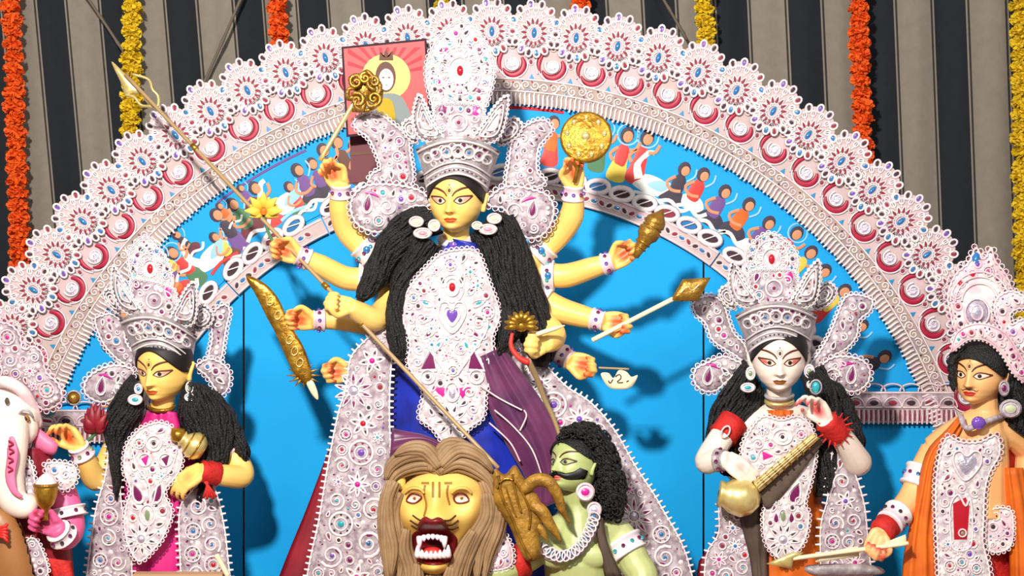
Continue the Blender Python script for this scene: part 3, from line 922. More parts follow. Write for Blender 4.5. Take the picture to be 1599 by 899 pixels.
# ------------------------------------------------------------------ framed picture leaning on the arch
YF = 0.40
pic = thing('framed_picture', 'framed print of a crowned figure in a red and yellow glow behind the central crown', 'picture', P(602, 215, YF))
fo = [(533, 73), (666, 60), (673, 200), (541, 214)]
B = MB(); B.plate(fo, YF, 0.02, 60); part('frame', B, 'picture_frame', pic, False)
def inset(f):
    c = np.mean(fo, 0); return [tuple(c + (np.array(p_) - c) * f) for p_ in fo]
M = depthM(YF)
B = MB(); B.plate(inset(0.95), YF - 0.003, 0.003, 60); pr = part('print', B, 'p_rose', pic, False)
MP = depthM(YF - 0.003)
B = MB()
cx, cy = 603, 118
for k in range(11):          # rays
    t = math.radians(-165 + k * 15); t2 = t + math.radians(6)
    def lim(tt):
        r_ = 200.0
        c_, s_ = math.cos(tt), math.sin(tt)
        r_ = min(r_, (56 if c_ > 0 else 60) / max(abs(c_), 1e-3)); r_ = min(r_, (44 if s_ < 0 else 60) / max(abs(s_), 1e-3))
        return r_
    B.add(MP(np.array([cx, cx + lim(t) * math.cos(t), cx + lim(t2) * math.cos(t2)]), np.array([cy, cy + lim(t) * math.sin(t), cy + lim(t2) * math.sin(t2)]), 0.0008), None, [(0, 1, 2)], 0)
B.dot(MP, cx, cy + 2, 38, 0.0, 1, 0.0016, 24, 36)
B.fan(MP, crv([(570, 200), (575, 160), (592, 148), (616, 146), (632, 158), (640, 196)], None, True, 4), 0.0, 2, 0.0024)
B.fan(MP, crv([(588, 200), (592, 158), (612, 158), (616, 198)], None, True, 4), 0.0, 5, 0.0030)
B.dot(MP, cx - 1, cy + 2, 16, 0.0, 6, 0.0032, 20, 24)
B.dot(MP, cx, cy + 6, 11.5, 0.0, 3, 0.0038, 18, 17)
B.fan(MP, [(592, 94), (593, 80), (598, 88), (603, 76), (608, 88), (613, 79), (614, 94)], 0.0, 6, 0.0042, (603, 90))
for dx in (-4.5, 4.5):
    B.dot(MP, cx + dx, cy + 3, 2.0, 0.0, 6, 0.0044, 8, 1.1)
B.dot(MP, cx, cy + 15, 2.6, 0.0, 4, 0.0044, 8, 1.0)
part('printed_image', B, ('p_red', 'p_yellow', 'p_greyblue', 'p_skin', 'lip', 'p_ochre', 'f_brown'), pr, False)

# ------------------------------------------------------------------ anatomy helpers
def _prof(zs, vs_):
    zz = np.linspace(-1.3, 1.25, 256)
    v = np.interp(zz, zs, vs_)
    k = np.hanning(15); k /= k.sum()
    return zz, np.convolve(np.pad(v, 7, 'edge'), k, 'valid')
_ZZ, _W = _prof([-1.28, -1.2, -1.08, -0.9, -0.65, -0.35, 0, 0.4, 0.75, 1.0, 1.18, 1.25], [0.1, 0.3, 0.5, 0.69, 0.85, 0.95, 1.0, 1.0, 0.9, 0.68, 0.34, 0.03])
_, _F = _prof([-1.28, -1.2, -1.08, -0.9, -0.65, -0.35, 0, 0.4, 0.75, 1.0, 1.18, 1.25], [0.45, 0.72, 0.86, 0.92, 0.96, 1.0, 1.02, 1.02, 0.9, 0.66, 0.3, 0.03])
class Head:
    def __init__(self, px, py, Y, hw, yaw=0, pitch=0, roll=0, nose=1.0, wide=1.0):
        self.c = np.array(P(px, py, Y)); self.s = hw * mpp(Y)
        self.R = np.array(Matrix.Rotation(math.radians(yaw), 3, 'Z') @ Matrix.Rotation(math.radians(pitch), 3, 'X') @ Matrix.Rotation(math.radians(roll), 3, 'Y'))
        self.nose = nose; self.wide = wide
    def w(self, z): return np.interp(z, _ZZ, _W) * self.wide
    def f(self, z): return np.interp(z, _ZZ, _F)
    def feat(self, x, z):
        g = lambda a, b, s: np.exp(-((a - b) / s) ** 2)
        br = np.clip((0.12 - z) / 0.66, 0, 1) * (z > -0.62)
        d = self.nose * (0.05 + 0.26 * br ** 1.3) * g(x, 0, 0.085 + 0.05 * br) * np.clip((z + 0.62) / 0.08, 0, 1) * np.clip((0.3 - z) / 0.2, 0, 1)
        d = d + self.nose * 0.07 * (g(x, 0.12, 0.07) + g(x, -0.12, 0.07)) * g(z, -0.5, 0.08)
        d = d + 0.085 * g(x, 0, 0.2) * (g(z, -0.755, 0.05) + g(z, -0.865, 0.055)) - 0.02 * g(x, 0, 0.05) * g(z, -0.68, 0.05)
        d = d + 0.09 * g(x, 0, 0.25) * g(z, -1.12, 0.12)
        d = d - 0.07 * (g(x, 0.4, 0.22) + g(x, -0.4, 0.22)) * g(z, -0.12, 0.14)
        d = d + 0.035 * (g(x, 0.38, 0.17) + g(x, -0.38, 0.17)) * g(z, -0.12, 0.09)
        d = d + 0.05 * (g(x, 0.5, 0.25) + g(x, -0.5, 0.25)) * g(z, -0.55, 0.22)
        return d
    def pt(self, L):
        return self.c + self.s * (np.asarray(L) @ self.R.T)
    def M(self, u, v, h):
        u = np.asarray(u, float); v = np.asarray(v, float)
        w = self.w(v); sn = np.clip(u / w, -0.995, 0.995)
        y = -self.f(v) * np.sqrt(1 - sn * sn) - self.feat(u, v) - h / self.s
        return self.pt(np.stack([u, y, v], -1))
    def skin(self, B, m=0):
        zs = np.concatenate([np.linspace(-1.28, -1.0, 10, endpoint=False), np.linspace(-1.0, 0.3, 44, endpoint=False), np.linspace(0.3, 1.24, 14)])
        th = np.linspace(-np.pi, np.pi, 64, endpoint=False)
        th = th + 0.35 * np.sin(-th)          # denser in front
        V = []
        for z in zs:
            x = self.w(z) * np.sin(th); fr = np.cos(th) > 0
            y = np.where(fr, -self.f(z) * np.cos(th) - self.feat(x, np.full_like(x, z)) * fr, -self.f(z) * 1.05 * np.cos(th))
            V.append(np.stack([x, y, np.full_like(x, z)], -1))
        B.add(self.pt(np.concatenate(V)), gridq(len(zs), 64, True), None, m)
        for s in (-1, 1):                      # ears
            e = [(s * 0.98, 0.12, -0.52), (s * 1.03, 0.1, -0.3), (s * 1.1, 0.16, -0.05), (s * 1.1, 0.3, 0.12), (s * 1.0, 0.3, 0.1)]
            B.tube(self.pt(crv(e, 12)), np.linspace(0.10, 0.05, 12) * self.s, 8, m)
    def hair_cap(self, B, top=0.55, drop=0.7, thick=1.07, m=0, back=-1.0):
        th = np.linspace(-np.pi, np.pi, 48, endpoint=False)
        V = []
        for k in range(14):
            t = k / 13
            zh = np.where(np.cos(th) > 0, top - drop * np.sin(th) ** 2, np.minimum(top - drop, back + (top - drop - back) * (np.sin(th) ** 2)))
            z = zh * (1 - t) + 1.235 * t
            x = self.w(z) * np.sin(th) * thick; y = -self.f(z) * np.cos(th) * thick * 1.02
            V.append(np.stack([x, y, z * 1.02], -1))
        V.insert(0, V[0] * np.array((0.9, 0.9, 1.0)))
        B.add(self.pt(np.concatenate(V)), gridq(len(V), 48, True), None, m)

def face_paint(root, H, skin_lip='lip', iris='iris', brow='lash', lash='lash', third=True, eye_z=-0.12, up=0.16, size=1.0, white='eye_white', tint='eye_pink', brow_z=0.13):
    for s in (-1, 1):
        up_l = crv([(0.15, eye_z - 0.03), (0.28, eye_z + 0.10 * size), (0.48, eye_z + 0.11 * size + up * 0.2), (0.78, eye_z + up)], 14)
        lo_l = crv([(0.78, eye_z + up), (0.56, eye_z - 0.06 * size), (0.34, eye_z - 0.13 * size), (0.15, eye_z - 0.03)], 14)
        o = np.concatenate([up_l, lo_l[1:-1]]); o[:, 0] *= s
        E = MB(); E.fan(H.M, o, 0.0004, 0, 0.0008, (s * 0.38, eye_z)); E.fan(H.M, (o - (s * 0.62, eye_z + 0.05)) * 0.55 + (s * 0.62, eye_z + 0.05), 0.0002, 1, 0.0012)
        e = part('eye', E, (white, tint), root)
        I = MB(); I.dot(H.M, s * 0.37, eye_z + 0.0, 0.074, 0.0006, 0, 0.0016, 14, 0.08); I.dot(H.M, s * 0.37, eye_z, 0.045, 0.0006, 1, 0.0022, 10)
        part('iris', I, (iris, 'black'), e)
        Lh = MB(); q = up_l.copy(); q[:, 0] *= s; Lh.ribbon(H.M, q, np.linspace(0.05, 0.075, 14), 0.0012, m=0, lift=0.0008)
        q = lo_l.copy(); q[:, 0] *= s; Lh.ribbon(H.M, q, np.linspace(0.05, 0.035, 14), 0.001, m=0, lift=0.0008)
        part('eyelid_line', Lh, lash, e)
        Bw = MB(); q = crv([(0.10, brow_z - 0.10), (0.22, brow_z + 0.06), (0.50, brow_z + 0.19), (0.86, brow_z + 0.22)], 16); q[:, 0] *= s
        Bw.ribbon(H.M, q, 0.03 + 0.05 * np.sin(np.linspace(0.3, 3.0, 16)), 0.0012, m=0, lift=0.0004)
        part('eyebrow', Bw, brow, root)
    Lp = MB()
    Lp.fan(H.M, crv([(-0.24, -0.80), (-0.1, -0.735), (0, -0.755), (0.1, -0.735), (0.24, -0.80), (0, -0.815)], None, True, 4), 0.0006, 0, 0.0006, (0, -0.78))
    Lp.fan(H.M, crv([(-0.23, -0.805), (0, -0.825), (0.23, -0.805), (0.12, -0.91), (-0.12, -0.91)], None, True, 4), 0.0008, 0, 0.0006, (0, -0.86))
    Lp.ribbon(H.M, crv([(-0.25, -0.795), (0, -0.82), (0.25, -0.795)], 10), 0.018, 0.0008, m=1, lift=0.0008)
    part('lips', Lp, (skin_lip, 'dark_brown'), root)
    N = MB()
    for s in (-1, 1):
        N.dot(H.M, s * 0.09, -0.575, 0.035, 0.0, 0, 0.0008, 8, 0.02)
    part('nostril', N, 'dark_brown', root)
    if third:
        T = MB(); T.dot(H.M, 0, 0.24, 0.055, 0.001, 0, 0.0006, 10, 0.075); T.ring(H.M, 0, 0.24, 0.1, 0.02, 0.0006, 1, 12, 0.13); T.dot(H.M, 0, 0.44, 0.025, 0.0006, 0, 0.0006, 8)
        part('forehead_mark', T, ('dark_brown', 'ochre_line'), root)

def unit(v):
    v = np.asarray(v, float); return v / (np.linalg.norm(v) + 1e-12)
def rot(v, ax, a):
    ax = unit(ax); c, s = math.cos(a), math.sin(a)
    return v * c + np.cross(ax, v) * s + ax * ax.dot(v) * (1 - c)
def hand(B, paint, wrist, d, n, thumb=1, size=1.0, curl=(55, 60, 40), rw=0.026, spread=0.0, tips=True, palm=True, thumb_in=0.5):
    """palm of four metacarpals, four jointed fingers and a thumb; d towards the knuckles, n the side the fingers close on"""
    w = np.array(wrist, float); d = unit(d); n = np.asarray(n, float); n = unit(n - d * np.dot(n, d)); g = np.cross(n, d) * thumb
    S = 0.98 * size; sp = 0.0185 * S; Lp = 0.070 * S
    for i, (lp, lf) in enumerate(((0.98, 0.92), (1.05, 1.0), (1.0, 0.94), (0.9, 0.76))):
        off = (1.5 - i) * sp
        k = w + d * Lp * lp + g * off
        B.tube(crv([w + g * off * 0.75 - d * 0.008, w + d * Lp * 0.5 * lp + g * off, k], 7), np.array([0.012, 0.0125, 0.013, 0.013, 0.0125, 0.0115, 0.0105]) * S, 9)
        q = [k - d * 0.006]; dd = rot(d, g, 0) + g * spread * (1.5 - i) * 0.12; cur = k
        ax = np.cross(d, n)
        for j, (ln, c) in enumerate(zip((0.036, 0.026, 0.021), curl)):
            dd = rot(dd, ax, math.radians(c + (4 if i > 1 else 0)))
            cur = cur + dd * ln * lf * S; q.append(cur)
        q = crv(q, 14)
        B.tube(q, np.interp(np.linspace(0, 1, 14), [0, 0.4, 0.8, 1], [0.0094, 0.0088, 0.0078, 0.0058]) * S, 9)
        if tips:
            paint.append((q[-1], 0.017 * S, 1.0))
    t0 = w + d * Lp * 0.22 + g * 1.15 * sp + n * 0.006
    t1 = t0 + unit(d * 0.75 + g * 0.75 + n * 0.35) * 0.036 * S
    t2 = t1 + unit(d * 0.8 + g * (0.25 - thumb_in) + n * 0.7) * 0.028 * S
    t3 = t2 + unit(d * 0.6 - g * thumb_in + n * 0.6) * 0.022 * S
    q = crv([t0 - d * 0.01, t1, t2, t3], 14)
    B.tube(q, np.interp(np.linspace(0, 1, 14), [0, 0.35, 0.8, 1], [0.0145, 0.0115, 0.0092, 0.0062]) * S, 9)
    if tips:
        paint.append((q[-1], 0.014 * S, 0.9))
    if palm:
        paint.append((w + d * Lp * 0.62 + n * 0.014, 0.024 * S, 0.95))
    return w + d * Lp * 0.95 + n * 0.028 * S
def limb(B, pts, rads, n=14):
    c = crv([tuple(p) for p in pts], None, False, 7)
    k = np.linspace(0, len(pts) - 1, len(c))
    B.tube(c, np.interp(k, np.arange(len(pts)), rads), n)

def fuse(B, voxel=0.0045):
    """one continuous surface from overlapping limbs"""
    me = B.mesh('tmp', (0, 0, 0), True, ())
    o = bpy.data.objects.new('tmp', me); COL.objects.link(o)
    r = o.modifiers.new('r', 'REMESH'); r.mode = 'VOXEL'; r.voxel_size = voxel; r.use_smooth_shade = True
    s = o.modifiers.new('s', 'SMOOTH'); s.factor = 0.5; s.iterations = 3
    dg = bpy.context.evaluated_depsgraph_get()
    ev = o.evaluated_get(dg).to_mesh()
    V = np.zeros(len(ev.vertices) * 3); ev.vertices.foreach_get('co', V); V = V.reshape(-1, 3)
    lv = np.zeros(len(ev.loops), int); ev.loops.foreach_get('vertex_index', lv)
    if len(lv) == 4 * len(ev.polygons):
        Q, T = lv.reshape(-1, 4).copy(), []
    else:
        Q = np.array([tuple(p.vertices) for p in ev.polygons if len(p.vertices) == 4]); T = np.array([tuple(p.vertices) for p in ev.polygons if len(p.vertices) == 3])
    bpy.data.objects.remove(o); bpy.data.meshes.remove(me)
    return V, Q, (T if len(T) else None)
def body_part(root, limbs, H, skin, paint, name='body', voxel=0.0045, extra=None):
    B = MB()
    if limbs is not None:
        V, Q, T = fuse(limbs, voxel)
        B.add(V, Q, T)
    if H is not None:
        H.skin(B)
    if extra is not None:
        extra(B)
    o = part(name, B, skin, root)
    V = np.concatenate(B.v); f = np.zeros(len(V))
    for c, r, a in paint:
        f = np.maximum(f, a * np.clip(1.5 - np.linalg.norm(V - np.asarray(c), axis=1) / r, 0, 1))
    at = o.data.attributes.new('paint', 'FLOAT', 'POINT')
    at.data.foreach_set('value', f)
    return o
def cuff(root, name, p0, p1, r0, r1=None, white='white', gem='gemblue', studs=8, label=None):
    p0 = np.array(p0); p1 = np.array(p1); r1 = r1 or r0
    B = MB()
    pr = [(0, r0 * 0.8), (0, r0 * 1.16), (0.1, r0 * 1.2), (0.18, r0 * 1.08), (0.82, r1 * 1.08), (0.9, r1 * 1.2), (1, r1 * 1.16), (1, r1 * 0.8)]
    B.lathe(p0, p1, pr, 20)
    o = part(name, B, white, root, True, label)
    G = MB()
    d = unit(p1 - p0); u = unit(np.cross(d, (0, -1, 0.02))); w = np.cross(u, d)
    rm = (r0 + r1) / 2 * 1.12; ln = np.linalg.norm(p1 - p0)
    for k in range(studs):
        t = 2 * math.pi * k / studs
        c = (p0 + p1) / 2 + rm * (math.cos(t) * u + math.sin(t) * w)
        G.ball(c, min(0.007, ln * 0.22), 6, k % 2)
    part('studs', G, (gem, 'plum'), o)
    return o
def strands(B, left, right, Y, bulge, n=40, r=0.005, seed=0, wave=0.006, m=0, seg=26, fr=9):
    """hair locks laid over a rounded mass between two pixel curves"""
    rs = np.random.RandomState(seed)
    A = crv(left, seg); C = crv(right, seg)
    for i in range(n):
        s0 = -0.98 + 1.96 * (i + 0.5) / n; ph = rs.rand() * 6.28; f = fr * (0.8 + 0.4 * rs.rand())
        t = np.linspace(0, 1, seg)
        s = np.clip(s0 + 0.08 * np.sin(t * f + ph), -1, 1)
        x = A[:, 0] * (1 - s) / 2 + C[:, 0] * (1 + s) / 2; y = A[:, 1] * (1 - s) / 2 + C[:, 1] * (1 + s) / 2
        d = (Y(x, y) if callable(Y) else Y) - bulge * np.sqrt(np.clip(1 - s * s, 0, 1)) - wave * np.sin(t * f * 2.3 + ph)
        x = x + 1.6 * np.sin(t * f * 3.1 + ph)
        e = 1 - 0.06 * rs.rand(); k = max(6, int(seg * e))
        B.tube(Pn(x, y, d)[:k], np.interp(np.linspace(0, 1, k), [0, 0.85, 1], [r, r, r * 0.4]) * (0.8 + 0.5 * rs.rand()), 5, m)
def hair_mass(root, left, right, Y, bulge=0.05, n=34, seed=0, name='hair', r=0.0055, **kw):
    B = MB(); B.loft(left, right, Y, bulge, 26, 12)
    strands(B, left, right, Y, bulge + 0.002, n, r, seed, **kw)
    return part(name, B, 'hair', root)

# ------------------------------------------------------------------ crown
def crown(root, ox, oy, Y, rotd=0.0, sc=1.0, plume=(100, 175, 50), tint='white', back='silver', seed=0, shear=0.0, name='crown'):
    """tiered white crown; local pixels u right, v up from the rim centre"""
    cr, sr = math.cos(math.radians(rotd)), math.sin(math.radians(rotd))
    def T(u, v):
        u = np.asarray(u, float) + shear * np.asarray(v, float); v = np.asarray(v, float)
        return ox + sc * (u * cr - v * sr), oy - sc * (u * sr + v * cr)
    def hw(v):
        return np.interp(v, [-20, 0, 18, 60], [48, 49, 53, 68])
    def cylM(u, v, h):
        u = np.asarray(u, float); v = np.asarray(v, float)
        x, y = T(u, v)
        R = hw(v) * sc * mpp(Y)
        return Pn(x, y, Y - np.sqrt(np.clip(1 - (u / (hw(v) * 1.02)) ** 2, 0, 1)) * R * 1.05 - h)
    # solid core
    B = MB()
    us = np.linspace(-1, 1, 33)
    rows = [(lambda u: -3 - 25 * u * u, 48.0), (lambda u: 2 - 25 * u * u, 49.0), (lambda u: 14 - 23 * u * u, 52.0), (lambda u: 18 - 22 * u * u, 52.0), (lambda u: 52 - 20 * u * u, 64.0), (lambda u: 60 - 22 * u * u, 67.0), (lambda u: 61 - 21 * u * u, 60.0), (lambda u: 52.0 - 10 * u * u, 20.0)]
    hts = [-0.012, 0.010, 0.012, 0.0, 0.0, 0.012, 0.002, -0.1]
    V = []
    for (f, w), h in zip(rows, hts):
        u = us * w * 0.995
        V.append(cylM(u, f(us) if callable(f) else f, h) if w > 30 else Pn(*T(u, f(us)), Y - 0.01))
    B.add(np.concatenate(V), gridq(len(rows), 33))
    # closed back half
    Vb = []
    for (f, w), h in zip(rows[:6], hts[:6]):
        x, y = T(us * w * 0.995, f(us))
        Vb.append(Pn(x, y, Y + 0.1 * np.sqrt(np.clip(1 - us ** 2, 0, 1))))
    B.add(np.concatenate(Vb), gridq(6, 33)[:, ::-1])
    c0 = part(name, B, back, root)
    L, G = MB(), MB()
    for vv, w in ((2, 4.0), (12, 3.4), (20, 3.0), (53, 4.0)):
        us2 = np.linspace(-0.97, 0.97, 30)
        u = us2 * float(hw(vv)); L.ribbon(cylM, np.stack([u, vv - (23 if vv < 40 else 21) * us2 ** 2], -1), w, 0.007, lift=0.008)
    for i in range(-3, 4):
        u = i * 18.0 * (1 - 0.016 * i * i); v = 37 - 20 * (u / 60) ** 2
        L.ring(cylM, u, v, 9.4 - 0.6 * abs(i), 4.4, 0.009, n=16)
        G.dot(cylM, u, v, 3.0, 0.003, (5, 1, 0)[abs(i) % 3], 0.001)
        if i < 3:
            G.dot(cylM, u + 9, v + 9, 3.2, 0.001, 0, 0.001, 6, 2.2); G.dot(cylM, u + 9, v - 9, 2.4, 0.001, 5, 0.001, 6)
            L.ring(cylM, u + 9, v + 9, 5.4, 2.4, 0.006, n=10); L.ring(cylM, u + 9, v - 9, 4.2, 2.0, 0.005, n=10)
    rim = np.linspace(-0.9, 0.9, 26)
    for i, s in enumerate(rim):
        G.dot(cylM, s * 49, 8 - 24 * s * s, 1.6, 0.002, (7, 5)[i % 2], 0.011, 6)
    part('band_relief', L, tint, c0); part('sequins', G, GEMS, c0, True, None, True)
    tp = lambda pts: [tuple(np.array(T(u, v)).tolist()) for u, v in pts]
    def leaf(pts, dY, seed, bk):
        q = tp(pts)
        def ridge(L, G, M):
            for f_ in (0.66, 0.36):
                c_ = np.mean(q, 0)
                L.ribbon(M, crv([tuple(c_ + (np.array(p_) - c_) * f_) for p_ in q], None, True, 4), 3.0 * sc, 0.008, True)
        lace_piece_sub(c0, 'crown_leaf', q, Y + dY, bk, seed, tint, rmax=4 * sc, er=2.2 * sc, puff=0.022, fall=10 * sc, extra=ridge)
    leaf([(64, 48), (88, 58), (100, 78), (88, 92), (74, 84), (62, 70)], 0.02, seed + 1, 'silver')
    leaf([(-64, 48), (-82, 58), (-88, 76), (-76, 86), (-66, 76)], 0.02, seed + 2, 'silver')
    leaf([(-22, 54), (-46, 50), (-64, 60), (-72, 90), (-64, 124), (-54, 112), (-40, 84)], -0.085, seed + 3, 'silver')
    leaf([(22, 54), (46, 50), (64, 60), (74, 90), (76, 126), (58, 112), (40, 84)], -0.085, seed + 4, 'silver')
    def ctr(L, G, M):
        x, y = T(0, 82)
        L.ring(M, x, y, 13 * sc, 4 * sc, 0.008, n=18); G.dot(M, x, y, 6 * sc, 0.006, 7, 0.002); G.dot(M, x, y, 3 * sc, 0.006, 4, 0.008)
        for s in (-1, 1):
            xx, yy = T(s * 26, 102)
            G.fan(M, drop_pts(float(xx), float(yy), 18 * sc, 16 * sc, math.radians(90)), 0.002, (0 if s < 0 else 9), 0.001)
    x, y = T(0, 82)
    lace_piece_sub(c0, 'crown_plate', tp([(-30, 58), (-38, 84), (-36, 108), (0, 112), (36, 108), (38, 84), (30, 58)]), Y - 0.045, 'silver_lilac', seed + 5, tint, rmax=9 * sc, extra=ctr, excl=((float(x), float(y), 16 * sc),))
    v0, v1, w = plume
    vm = v0 + (v1 - v0) * 0.42
    def plm(L, G, M):
        x, y = T(0, vm)
        for r, ww in ((0.62, 3.2), (0.34, 2.6)):
            L.ring(M, x, y, w * r * sc, ww * sc, 0.007, n=26, ry=w * r * 1.15 * sc)
        G.dot(M, x, y, 5 * sc, 0.006, 3, 0.003, 10, 8 * sc)
        for k in range(16):
            t = 2 * math.pi * k / 16
            L.ribbon(M, drop_pts(x + w * 0.48 * sc * math.cos(t), y + w * 0.54 * sc * math.sin(t), w * 0.24 * sc, w * 0.14 * sc, t + math.pi), 1.8, 0.005, True)
            G.dot(M, x + w * 0.80 * sc * math.cos(t), y + w * 0.86 * sc * math.sin(t), 3.0 * sc, 0.002, (5, 1, 0, 2)[k % 4], 0.0015, 7)
            L.ring(M, x + w * 0.80 * sc * math.cos(t), y + w * 0.86 * sc * math.sin(t), 5.0 * sc, 2.0, 0.005, n=9)
    x, y = T(0, vm)
    lace_piece_sub(c0, 'crown_plume', tp([(-w * 0.6, v0 - 6), (-w * 0.9, v0 + (v1 - v0) * 0.18), (-w, vm), (-w * 0.86, v0 + (v1 - v0) * 0.66), (-w * 0.45, v0 + (v1 - v0) * 0.88), (0, v1), (w * 0.45, v0 + (v1 - v0) * 0.88), (w * 0.86, v0 + (v1 - v0) * 0.66), (w, vm), (w * 0.9, v0 + (v1 - v0) * 0.18), (w * 0.6, v0 - 6)]),
                   Y - 0.02, 'lace_white', seed + 6, tint, rmax=8 * sc, er=4 * sc, esp=9 * sc, extra=plm, excl=((float(x), float(y), w * 0.38 * sc),))
    return c0
def lace_piece_sub(parent, name, outline, D, back, seed, white, rmax=9, er=3.0, esp=7.0, puff=0.0, fall=9, extra=None, excl=()):
    """a lace plate that is itself a sub-part: backing, relief and sequins in one mesh"""
    o = crv(outline, None, True, 5)
    B = MB(); B.plate(o, D, 0.012, 9, 0, puff, fall)
    L, G = MB(), MB()
    DF = dist_field(o) if puff else None
    def DD(u, v):
        if not puff:
            return D + 0 * np.asarray(u, float)
        d = DF(u, v)
        return D - puff * np.sqrt(np.clip(1 - (1 - np.clip(d / fall, 0, 1)) ** 2, 0, 1))
    M = depthM(DD)
    L.ribbon(M, o, 2.6, 0.006, True)
    s = np.r_[0, np.cumsum(np.linalg.norm(np.diff(np.r_[o, o[:1]], axis=0), axis=1))]; oc = np.r_[o, o[:1]]
    n = max(5, int(s[-1] / esp))
    for qv in np.linspace(0, s[-1], n, endpoint=False):
        L.ring(M, np.interp(qv, s, oc[:, 0]), np.interp(qv, s, oc[:, 1]), er, 1.8, 0.005, n=8)
    if extra:
        extra(L, G, M)
    fill(L, G, M, o, 4, 1.8, rmax, seed, excl, 700)
    mats = (back, white) + GEMS
    for src, off in ((L, 1), (G, 2)):
        if not src.n:
            continue
        V = np.concatenate(src.v)
        B.v.append(V)
        B.q += [q + B.n for q in src.q]; B.qm += [q + off for q in src.qm]
        B.t += [q + B.n for q in src.t]; B.tm += [q + off for q in src.tm]
        B.n += len(V)
    return part(name, B, mats, parent)
def earring(root, blobs, Y, seed=0, tint='white_warm'):
    B, G = MB(), MB()
    M = depthM(Y)
    for k, (x, y, rx, ry, gm) in enumerate(blobs):
        a = np.linspace(0, 2 * np.pi, 18, endpoint=False)
        B.plate(np.stack([x + rx * np.cos(a), y + ry * np.sin(a)], -1), Y, 0.01, 6, 0, 0.008, min(rx, ry))
        B.ring(depthM(Y - 0.003), x, y, rx * 0.82, 2.6, 0.008, 0, 16, ry * 0.82); B.ring(depthM(Y - 0.006), x, y, rx * 0.5, 1.8, 0.004, 0, 14, ry * 0.45)
    e = part('earring', B, tint, root)
    for (x, y, rx, ry, gm) in blobs:
        G = MB(); G.dot(depthM(Y - 0.009), x, y, rx * 0.5, 0.004, 0, 0.0, 12, ry * 0.42); part('earring_stone', G, GEMS[gm], e)

# ================================================================== the ten-armed goddess
YD = 0.05
du = thing('goddess_statue', 'large ten-armed golden-faced goddess statue with tall white crown and blue sari at centre', 'statue', P(705, py_stage(YD), YD), 'clay idols on the stage')
H = Head(712, 308, -0.02, 42.5, -11, 3, 0)
B = MB(); paint = []
limb(B, [P(712, 340, 0.02), P(712, 370, 0.02), P(712, 410, 0.03), P(712, 520, 0.05)], [0.050, 0.046, 0.062, 0.10])
limb(B, [P(604, 432, 0.06), P(650, 412, 0.05), P(712, 405, 0.04), P(775, 412, 0.05), P(820, 432, 0.06)], [0.045, 0.055, 0.06, 0.055, 0.045])
A = {}
def arm(key, pts, rads, wrist_dir, n, thumb, **kw):
    q = [P(*p) for p in pts]
    limb(B, q, rads)
    A[key] = [np.array(p) for p in q]
    A[key + 'g'] = hand(B, paint, q[-1], wrist_dir, n, thumb, **kw)
arm('l1', [(612, 425, 0.06), (580, 395, 0.07), (545, 362, 0.06), (533, 325, 0.03), (532, 288, 0.0)], [0.045, 0.045, 0.045, 0.043, 0.029], (-0.55, -0.1, 0.8), (-0.2, -1, 0), -1, curl=(50, 55, 35))
arm('l2', [(612, 440, 0.07), (575, 436, 0.08), (540, 434, 0.07), (500, 414, 0.04), (464, 398, 0.02)], [0.045, 0.043, 0.042, 0.038, 0.028], (-0.95, -0.1, 0.35), (0, -1, -0.1), -1, curl=(55, 60, 40))
arm('l3', [(612, 460, 0.04), (600, 485, 0.0), (585, 498, -0.06), (562, 488, -0.10), (545, 478, -0.13)], [0.045, 0.045, 0.042, 0.037, 0.029], (-0.85, -0.15, 0.05), (-0.1, -1, 0.5), 1, curl=(75, 75, 45), tips=False, palm=False)
arm('l4', [(620, 480, 0.08), (600, 500, 0.08), (572, 504, 0.07), (530, 500, 0.04), (488, 500, 0.02)], [0.045, 0.043, 0.042, 0.036, 0.028], (-1, -0.1, 0.1), (0, -1, -0.15), -1, curl=(60, 60, 40))
arm('l5', [(620, 520, 0.10), (600, 560, 0.10), (590, 582, 0.08), (568, 580, 0.05), (545, 580, 0.02)], [0.045, 0.043, 0.042, 0.036, 0.028], (-1, -0.1, -0.05), (0, -1, 0), -1, curl=(60, 60, 40))
arm('r1', [(810, 425, 0.06), (840, 396, 0.07), (872, 366, 0.06), (893, 335, 0.03), (896, 290, 0.0)], [0.045, 0.045, 0.045, 0.043, 0.029], (-0.05, -0.1, 1), (0.1, -1, 0), 1, curl=(45, 50, 30))
arm('r2', [(812, 440, 0.07), (850, 430, 0.08), (885, 430, 0.07), (925, 418, 0.04), (958, 408, 0.02)], [0.045, 0.043, 0.043, 0.038, 0.028], (0.8, -0.1, 0.55), (0, -1, 0), 1, curl=(55, 60, 40))
arm('r3', [(812, 455, 0.07), (840, 464, 0.08), (870, 482, 0.07), (910, 494, 0.04), (944, 502, 0.02)], [0.045, 0.045, 0.047, 0.040, 0.029], (1, -0.1, -0.08), (0, -1, 0), -1, curl=(55, 65, 45))
arm('r4', [(812, 480, 0.10), (830, 515, 0.09), (848, 535, 0.07), (872, 550, 0.04), (892, 564, 0.01)], [0.045, 0.043, 0.042, 0.036, 0.028], (0.95, -0.1, -0.25), (0, -1, 0), -1, curl=(60, 65, 45))
arm('r5', [(812, 470, 0.06), (845, 500, 0.02), (866, 522, -0.05), (860, 534, -0.11), (852, 536, -0.14)], [0.045, 0.043, 0.040, 0.034, 0.028], (-0.9, -0.3, 0.1), (-0.1, -1, 0.0), 1, curl=(75, 75, 45), tips=False, palm=False)
body_part(du, B, H, 'skin_gold', paint)
face_paint(du, H)
B = MB(); H.hair_cap(B, 0.66, 0.84, 1.07); part('hair_cap', B, 'hair_line', du)
crown(du, 714, 273, 0.0, -1.5, 1.0, (105, 243, 53), seed=11)
